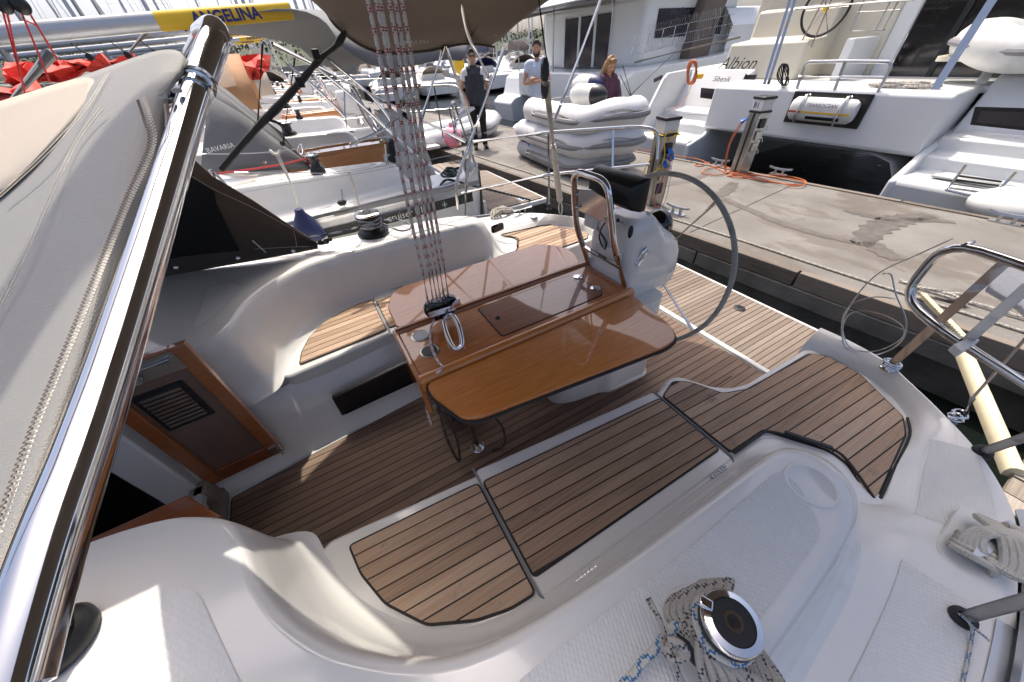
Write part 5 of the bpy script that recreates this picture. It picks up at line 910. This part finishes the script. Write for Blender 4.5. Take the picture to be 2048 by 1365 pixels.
mesh('toe_rail',tube([Py(1270,125,9.6),Py(1380,98,9.6),Py(1480,75,9.6)],.03,6),'deckplank',mc)
for a,b in(((1245,130),(1262,190)),((1262,190),(1345,110)),((1240,150),(1262,195)),((1262,192),(1240,230))): mesh('mooring_line',tube([Py(*a,9.5),Py(*b,9.3)],.014,6),'ropedark',mc)
# ================= people =================
def limb(pts,rad,n=10): 
    c=catmull(pts,4); R=[]; 
    for i in range(len(rad)-1): R+=[rad[i]+(rad[i+1]-rad[i])*k/4 for k in range(4)]
    return tube(c,R+[rad[-1]],n)
def fuse(o,vox,sub=1): 
    m=o.modifiers.new('fuse','REMESH'); m.mode='VOXEL'; m.voxel_size=vox; m.use_smooth_shade=True
    s=o.modifiers.new('smooth','SMOOTH'); s.factor=.5; s.iterations=4; return o
def person(pos,rz,H,label,arms,top,legs_mt,vest=None,hair='hairdark',long=0,beard=0,glasses=0,pitch=0,reflect=0,sleeve=.45,woman=0):
    n=thing('person',label,'person',pos); k=H/1.80; R=M.Rotation(rz,3,'Z'); f=lambda x,y,z:V(pos)+R@V((x*k,y*k,z*k))    # faces -y before the turn
    sw=.19 if not woman else .165; J={}
    hd=V((0,-.02-.06*math.sin(pitch),1.665-.03*pitch)); Q=M.Rotation(pitch,3,'X')
    hf=lambda x,y,z:f(*(hd+Q@V((x,y,z))))
    torso=[limb([f(0,0,.90),f(0,.01,1.05),f(0,.015,1.25),f(0,.01,1.40),f(0,.0,1.50)],[.135,.125,.14,.14,.06],14)]+[limb([f(-sw*s,0,1.44),f(-sw*.5*s,.0,1.43),f(0,.01,1.38)],[.065,.085,.10]) for s in(-1,1)]+[limb([f(.075*s,0,.9),f(.09*s,.01,1.2),f(.10*s,.01,1.38)],[.10,.095,.10]) for s in(-1,1)]
    neck=limb([f(0,.01,1.46),f(0,-.0,1.54),hf(0,.02,-.06)],[.06,.055,.055]); head=[limb([hf(0,-.01,-.115),hf(0,-.005,-.06),hf(0,.005,.02),hf(0,.01,.08),hf(0,.01,.115)],[.04,.066,.079,.07,.035],14),limb([hf(0,-.075,.02),hf(0,-.095,-.02),hf(0,-.085,-.035)],[.010,.015,.010],6)]+[limb([hf(.077*s,.01,.02),hf(.083*s,.015,-.0),hf(.077*s,.01,-.03)],[.012,.016,.01],6) for s in(-1,1)]
    legs=[limb([f(.085*s,0,.92),f(.10*s,-.01,.70),f(.105*s,-.005,.50),f(.11*s,.02,.28),f(.115*s,.03,.09)],[.095,.083,.06,.052,.04],12) for s in(-1,1)]
    feet=[limb([f(.115*s,.05,.045),f(.12*s,-.05,.04),f(.13*s,-.16,.03)],[.045,.042,.03],8) for s in(-1,1)]
    arm=[];slv=[]
    for s,(el,wr,dirn,curl) in zip((-1,1),arms):
        sh=(sw*s,0,1.43); e=V(el); w_=V(wr); arm.append(limb([f(*sh),f(*(V(sh).lerp(e,.5))),f(*el),f(*e.lerp(w_,.5)),f(*wr)],[.055,.048,.040,.036,.026],10))
        d=V(dirn).normalized(); sd=d.cross(V((0,0,1))) if abs(d.z)<.9 else V((0,1,0)); sd.normalize(); nn=d.cross(sd)
        arm.append(limb([f(*w_),f(*(w_+d*.05)),f(*(w_+d*.09))],[.026,.034,.03],8))
        for q in range(4):
            b=w_+d*.085+sd*(-.028+.019*q); ln=(.07,.08,.075,.055)[q]; arm.append(limb([f(*b),f(*(b+d*ln*.55+nn*curl*.4*ln)),f(*(b+d*ln*.75+nn*curl*ln))],[.0095,.009,.0075],6))
        b=w_+d*.03+sd*(-.03); arm.append(limb([f(*b),f(*(b+d*.03-sd*.025)),f(*(b+d*.06-sd*.028+nn*.01))],[.012,.011,.009],6))
        slv.append(limb([f(*(V(sh)-V((.03*s,0,-.005)))),f(*sh),f(*(V(sh).lerp(e,sleeve*.6))),f(*(V(sh).lerp(e,sleeve)))] if sleeve<=1 else [f(*sh),f(*(V(sh).lerp(e,.6))),f(*el),f(*e.lerp(w_,.5)),f(*e.lerp(w_,.95))],[.07,.071,.066,.066] if sleeve<=1 else [.07,.06,.053,.048,.038],10))
    fuse(mesh('body',torso+[neck]+head+legs+arm,'skin',n),.0085)
    big=lambda pt,a:pt
    shirt=[limb([f(0,0,.86),f(0,.01,1.05),f(0,.015,1.25),f(0,.01,1.40),f(0,.0,1.485)],[.165,.15,.158,.155,.075],16)]+[limb([f(-sw*s,0,1.44),f(-sw*.5*s,.0,1.435),f(0,.01,1.38)],[.074,.095,.11]) for s in(-1,1)]+[limb([f(.075*s,0,.86),f(.09*s,.01,1.2),f(.10*s,.01,1.38)],[.118,.112,.115]) for s in(-1,1)]
    fuse(mesh('top',shirt+slv,top,n),.011)
    if vest: fuse(mesh('vest',[limb([f(0,-.0,.84),f(0,.01,1.05),f(0,.015,1.25),f(0,.01,1.40),f(0,.005,1.50),f(0,.0,1.545)],[.178,.165,.172,.165,.085,.072],16)]+[limb([f(-sw*.85*s,0,1.44),f(-sw*.5*s,.0,1.44),f(0,.01,1.38)],[.075,.103,.12]) for s in(-1,1)]+[limb([f(.075*s,0,.84),f(.09*s,.01,1.2),f(.10*s,.01,1.38)],[.13,.124,.125]) for s in(-1,1)],vest,n),.011)
    fuse(mesh('trousers',[limb([f(.085*s,0,.93),f(.10*s,-.01,.70),f(.105*s,-.005,.50),f(.11*s,.02,.28),f(.115*s,.03,.07)],[.112,.098,.078,.07,.062],12) for s in(-1,1)]+[limb([f(-.09,0,.92),f(.09,0,.92)],[.12,.12],12)],legs_mt,n),.011)
    if reflect: 
        for s in(-1,1): mesh('reflective_band',tube([f(.11*s,.018,.295),f(.11*s,.02,.325)],.080*k,14),'fender',n)
    for s in(-1,1): fuse(mesh('shoe',[limb([f(.115*s,.06,.05),f(.12*s,-.04,.05),f(.13*s,-.13,.04),f(.135*s,-.19,.03)],[.05,.052,.045,.03],10)],'black',n),.01)
    hr_=[limb([hf(0,.045,-.05),hf(0,.035,.02),hf(0,.018,.075),hf(0,.0,.115)],[.062,.085,.090,.06],14),limb([hf(-.05,-.035,.10),hf(0,-.05,.115),hf(.05,-.035,.10)],[.03,.034,.03],8)]
    if long:
        for j in range(9): a=-1.9+.475*j; hr_.append(limb([hf(.05*math.sin(a),.02+.04*math.cos(a),.09),hf(.085*math.sin(a),.03+.065*math.cos(a),.0),hf(.10*math.sin(a),.04+.06*math.cos(a),-.14),hf(.105*math.sin(a)+.01*math.sin(7*j),.05+.05*math.cos(a),-.28),hf(.09*math.sin(a),.05+.04*math.cos(a),-.38)],[.03,.034,.036,.03,.010],7))
    if beard: hr_.append(limb([hf(-.062,-.02,-.03),hf(-.04,-.055,-.085),hf(0,-.068,-.10),hf(.04,-.055,-.085),hf(.062,-.02,-.03)],[.014,.028,.032,.028,.014],8))
    fuse(mesh('hair',hr_,hair,n),.008)
    if glasses: mesh('sunglasses',[ball(hf(.034*s,-.074,.022),(.027,.012,.019),8,R) for s in(-1,1)]+[tube([hf(-.08,-.0,.025),hf(-.06,-.066,.03),hf(.06,-.066,.03),hf(.08,0,.025)],.004,5)],'blackgloss',n)
    else:
        for s in(-1,1): mesh('eye',ball(hf(.03*s,-.076,.02),(.012,.006,.006),6,R),'black',n)
    mesh('mouth',ball(hf(0,-.078,-.062),(.022,.006,.005),6,R),plain('lip',(.30,.12,.10),.5).t and 'lip',n)
    return n
p1=Pz(962,297,DZ); toC=lambda p:math.atan2(p.y,p.x)-math.pi/2
person((p1.x,p1.y,DZ),toC(p1)+.1,1.84,'man in a dark sleeveless vest and sunglasses, hands at his pockets','' or [((-.30,.03,1.14),(-.21,-.10,.96),(.3,-.2,-1),.4),((.29,.05,1.13),(.23,-.04,.92),(-.1,-.1,-1),.4)],'shirtwhite','trousers','vest',glasses=1,reflect=1)
p2=PD(1074,195,9.35); person((p2.x,p2.y,DZ),toC(p2)-.1,1.90,'bearded man in a pale blue T-shirt with folded arms',[((-.25,-.06,1.15),(.02,-.235,1.17),(1,.05,.05),.3),((.25,-.06,1.15),(-.02,-.20,1.22),(-1,.02,-.02),.3)],'shirtblue','trousers',beard=1)
p3=PD(1214,180,7.6); person((p3.x,p3.y,DZ),toC(p3)+.5,1.62,'woman with long fair hair and a plum top looking down',[((-.22,-.10,1.16),(-.12,-.32,1.02),(.3,-1,-.3),.5),((.22,-.10,1.16),(.10,-.33,1.02),(-.3,-1,-.3),.5)],'plum','trousers',hair='hairblond',long=1,pitch=.55,sleeve=2,woman=1)
# ================= far marina =================
def far_yacht():
    n=thing('moored_yacht','','yacht',(0,0,-.75),'yachts moored across the basin')
    st=[(-5.5,1.35,.25,.95),(-4.5,1.7,.0,1.0),(-1,1.9,-.3,1.05),(2.5,1.5,-.3,1.15),(5,.6,-.1,1.3),(6.2,.03,.6,1.4)]
    mesh('hull',loft([[(x,-w,zd-.75),(x,-w*.9,.2-.75),(x,0,zk-.75),(x,w*.9,.2-.75),(x,w,zd-.75),(x,w*.5,zd+.06-.75),(x,-w*.5,zd+.06-.75)] for x,w,zk,zd in st],True,True),'hullwhite',n,ang=50)
    mesh('cabin',loft([[(x,-w,.3),(x,-w*.8,h),(x,w*.8,h),(x,w,.3)] for x,w,h in((-2,1.1,.75),(-1.6,1.15,.8),(1.5,.95,.75),(3.2,.5,.4))],True,True),'hullwhite',n); mesh('cabin_window',loft([[(x,-w-.02,.42),(x,-w*.9-.03,.62)] for x,w in((-1.6,1.12),(0,1.05),(1.8,.86))]),'hatchglass',n)
    mesh('mast',tube([(1.2,0,.5),(1.2,0,15.5)],[.10,.07],8),'spar',n); mesh('boom',[tube([(1.1,0,1.5),(-3.4,0,1.55)],.07,8)],'spar',n); mesh('sail_bag',loft([[(x,-.16*k,1.6),(x,-.2*k,1.75),(x,-.04,1.75+.5*k),(x,.04,1.75+.5*k),(x,.2*k,1.75),(x,.16*k,1.6)] for x,k in((-3.3,.3),(-2.5,.8),(0,1),(1.0,1.1))],True,True),'canvasslate',n)
    mesh('spreader',tube([(1.2,-1.0,6.5),(1.2,1.0,6.5)],.03,6),'spar',n)
    for s in(-1,1): mesh('shroud',tube([(.9,1.6*s,.3),(1.2,1.0*s,6.5),(1.2,.0,15)],.012,4),'wire',n)
    mesh('forestay',tube([(6.0,0,.7),(1.3,0,15)],.03,5),'fender',n); mesh('sprayhood',loft([[(x,1.1*math.sin(a),.55+.75*h*math.cos(a)) for a in[-1.5+.5*k for k in range(7)]] for x,h in((-2.6,1),(-1.9,1),(-1.3,.3))]),'canvastaupe',n)
    return n
FY=far_yacht(); first=True
SB=[('slate blue','canvasslate'),('taupe','canvastaupe'),('beige','canvasbeige'),('navy','navy'),('brown','canvasbrown')]
spots=[]
for row,(y0,xs,ang) in enumerate(((33,range(-16,34,4),1.45),(46,range(-30,52,5),-1.6),(62,range(-34,70,6),1.5))):
    for j,x in enumerate(xs): spots.append((x+random.uniform(-.6,.6),y0+random.uniform(-1,1)+x*.1,ang+random.uniform(-.06,.06),row))
spots+=[(14.5+4.2*k,19.5+.8*k,0.06,3) for k in range(0)]+[(24,24,.1,3),(26,28,.1,3),(25,20,.08,3),(29,15,.05,3),(30,11,.05,3),(31,7.2,.05,3)]
RW=['in the nearest row across the basin','in the second row across the basin','in the farthest row below the hill','moored beyond the catamarans']
for i,(x,y,a,row) in enumerate(spots):
    sb=SB[i%5]
    n=FY if first else copy_tree(FY); first=False
    n.location=(x,y,-.75); n.rotation_euler=(0,0,a); sc=random.uniform(.88,1.15); n.scale=(sc,)*3; n['label']='white sailing yacht with %s sail cover %s'%(sb[0],RW[row])
    for c in [q for q in bpy.data.objects if q.parent==n]:
        b=c.name.split('.')[0]
        if b in('sail_bag','sprayhood'): c.data=c.data.copy(); c.data.materials[0]=MT[sb[1]]
# yellow fenders / buoys seen between the near yachts
yb=thing('mooring_buoy','yellow inflatable buoy hung on a far stern rail','buoy',PD(918,128,12)); c=PD(918,128,12); mesh('body',ball(c,(.15,.15,.24),12),'yellow',yb); mesh('neck',lathe([(.06,0),(.05,.08),(.02,.12)],c+V((0,0,.22)),10),'yellow',yb)
pkb=thing('mooring_buoy','pink buoy lying on the pontoon edge by the far boats','buoy',PD(905,275,8.6)); mesh('body',ball(PD(905,275,8.6),(.2,.2,.2),12),'pink',pkb); mesh('neck',lathe([(.05,0),(.03,.08)],PD(905,275,8.6)+V((0,0,.19)),10),'pink',pkb)
# quay and wooded hill behind
tag(mesh('quay',[boxp((-120,92,-2),(160,110,1.6))],'stonequay',smooth=False),kind='structure')
tag(solid('hill',[loft([[(x,105+d,1.5+.35*h*(1+.35*math.sin(x*.05)+.2*math.sin(x*.13+1))) for x in range(-160,221,10)] for d,h in((0,0),(10,3),(30,8),(60,13),(110,17))])],'hill',None),kind='structure')
rd=random.Random(4); vs=[];fs=[]
for k in range(16000):
    x=rd.uniform(-150,210); d=rd.uniform(2,105); h=1.5+.35*(1+.35*math.sin(x*.05)+.2*math.sin(x*.13+1))*(3*min(d/10,1)+max(0,min((d-10)/20,1))*5+max(0,min((d-30)/30,1))*5+max(0,(d-60)/50)*4)
    c=V((x,105+d,h+rd.uniform(0,2.2))); s=rd.uniform(.35,.8); b=len(vs)
    for q in range(3): vs.append(c+V((rd.uniform(-s,s),rd.uniform(-s,s),rd.uniform(-s,s)*.8)))
    fs.append([b,b+1,b+2])
tag(mesh('hillside_trees',(vs,fs),'foliage',smooth=False),'dark green trees covering the hill behind the marina','trees',kind='stuff')
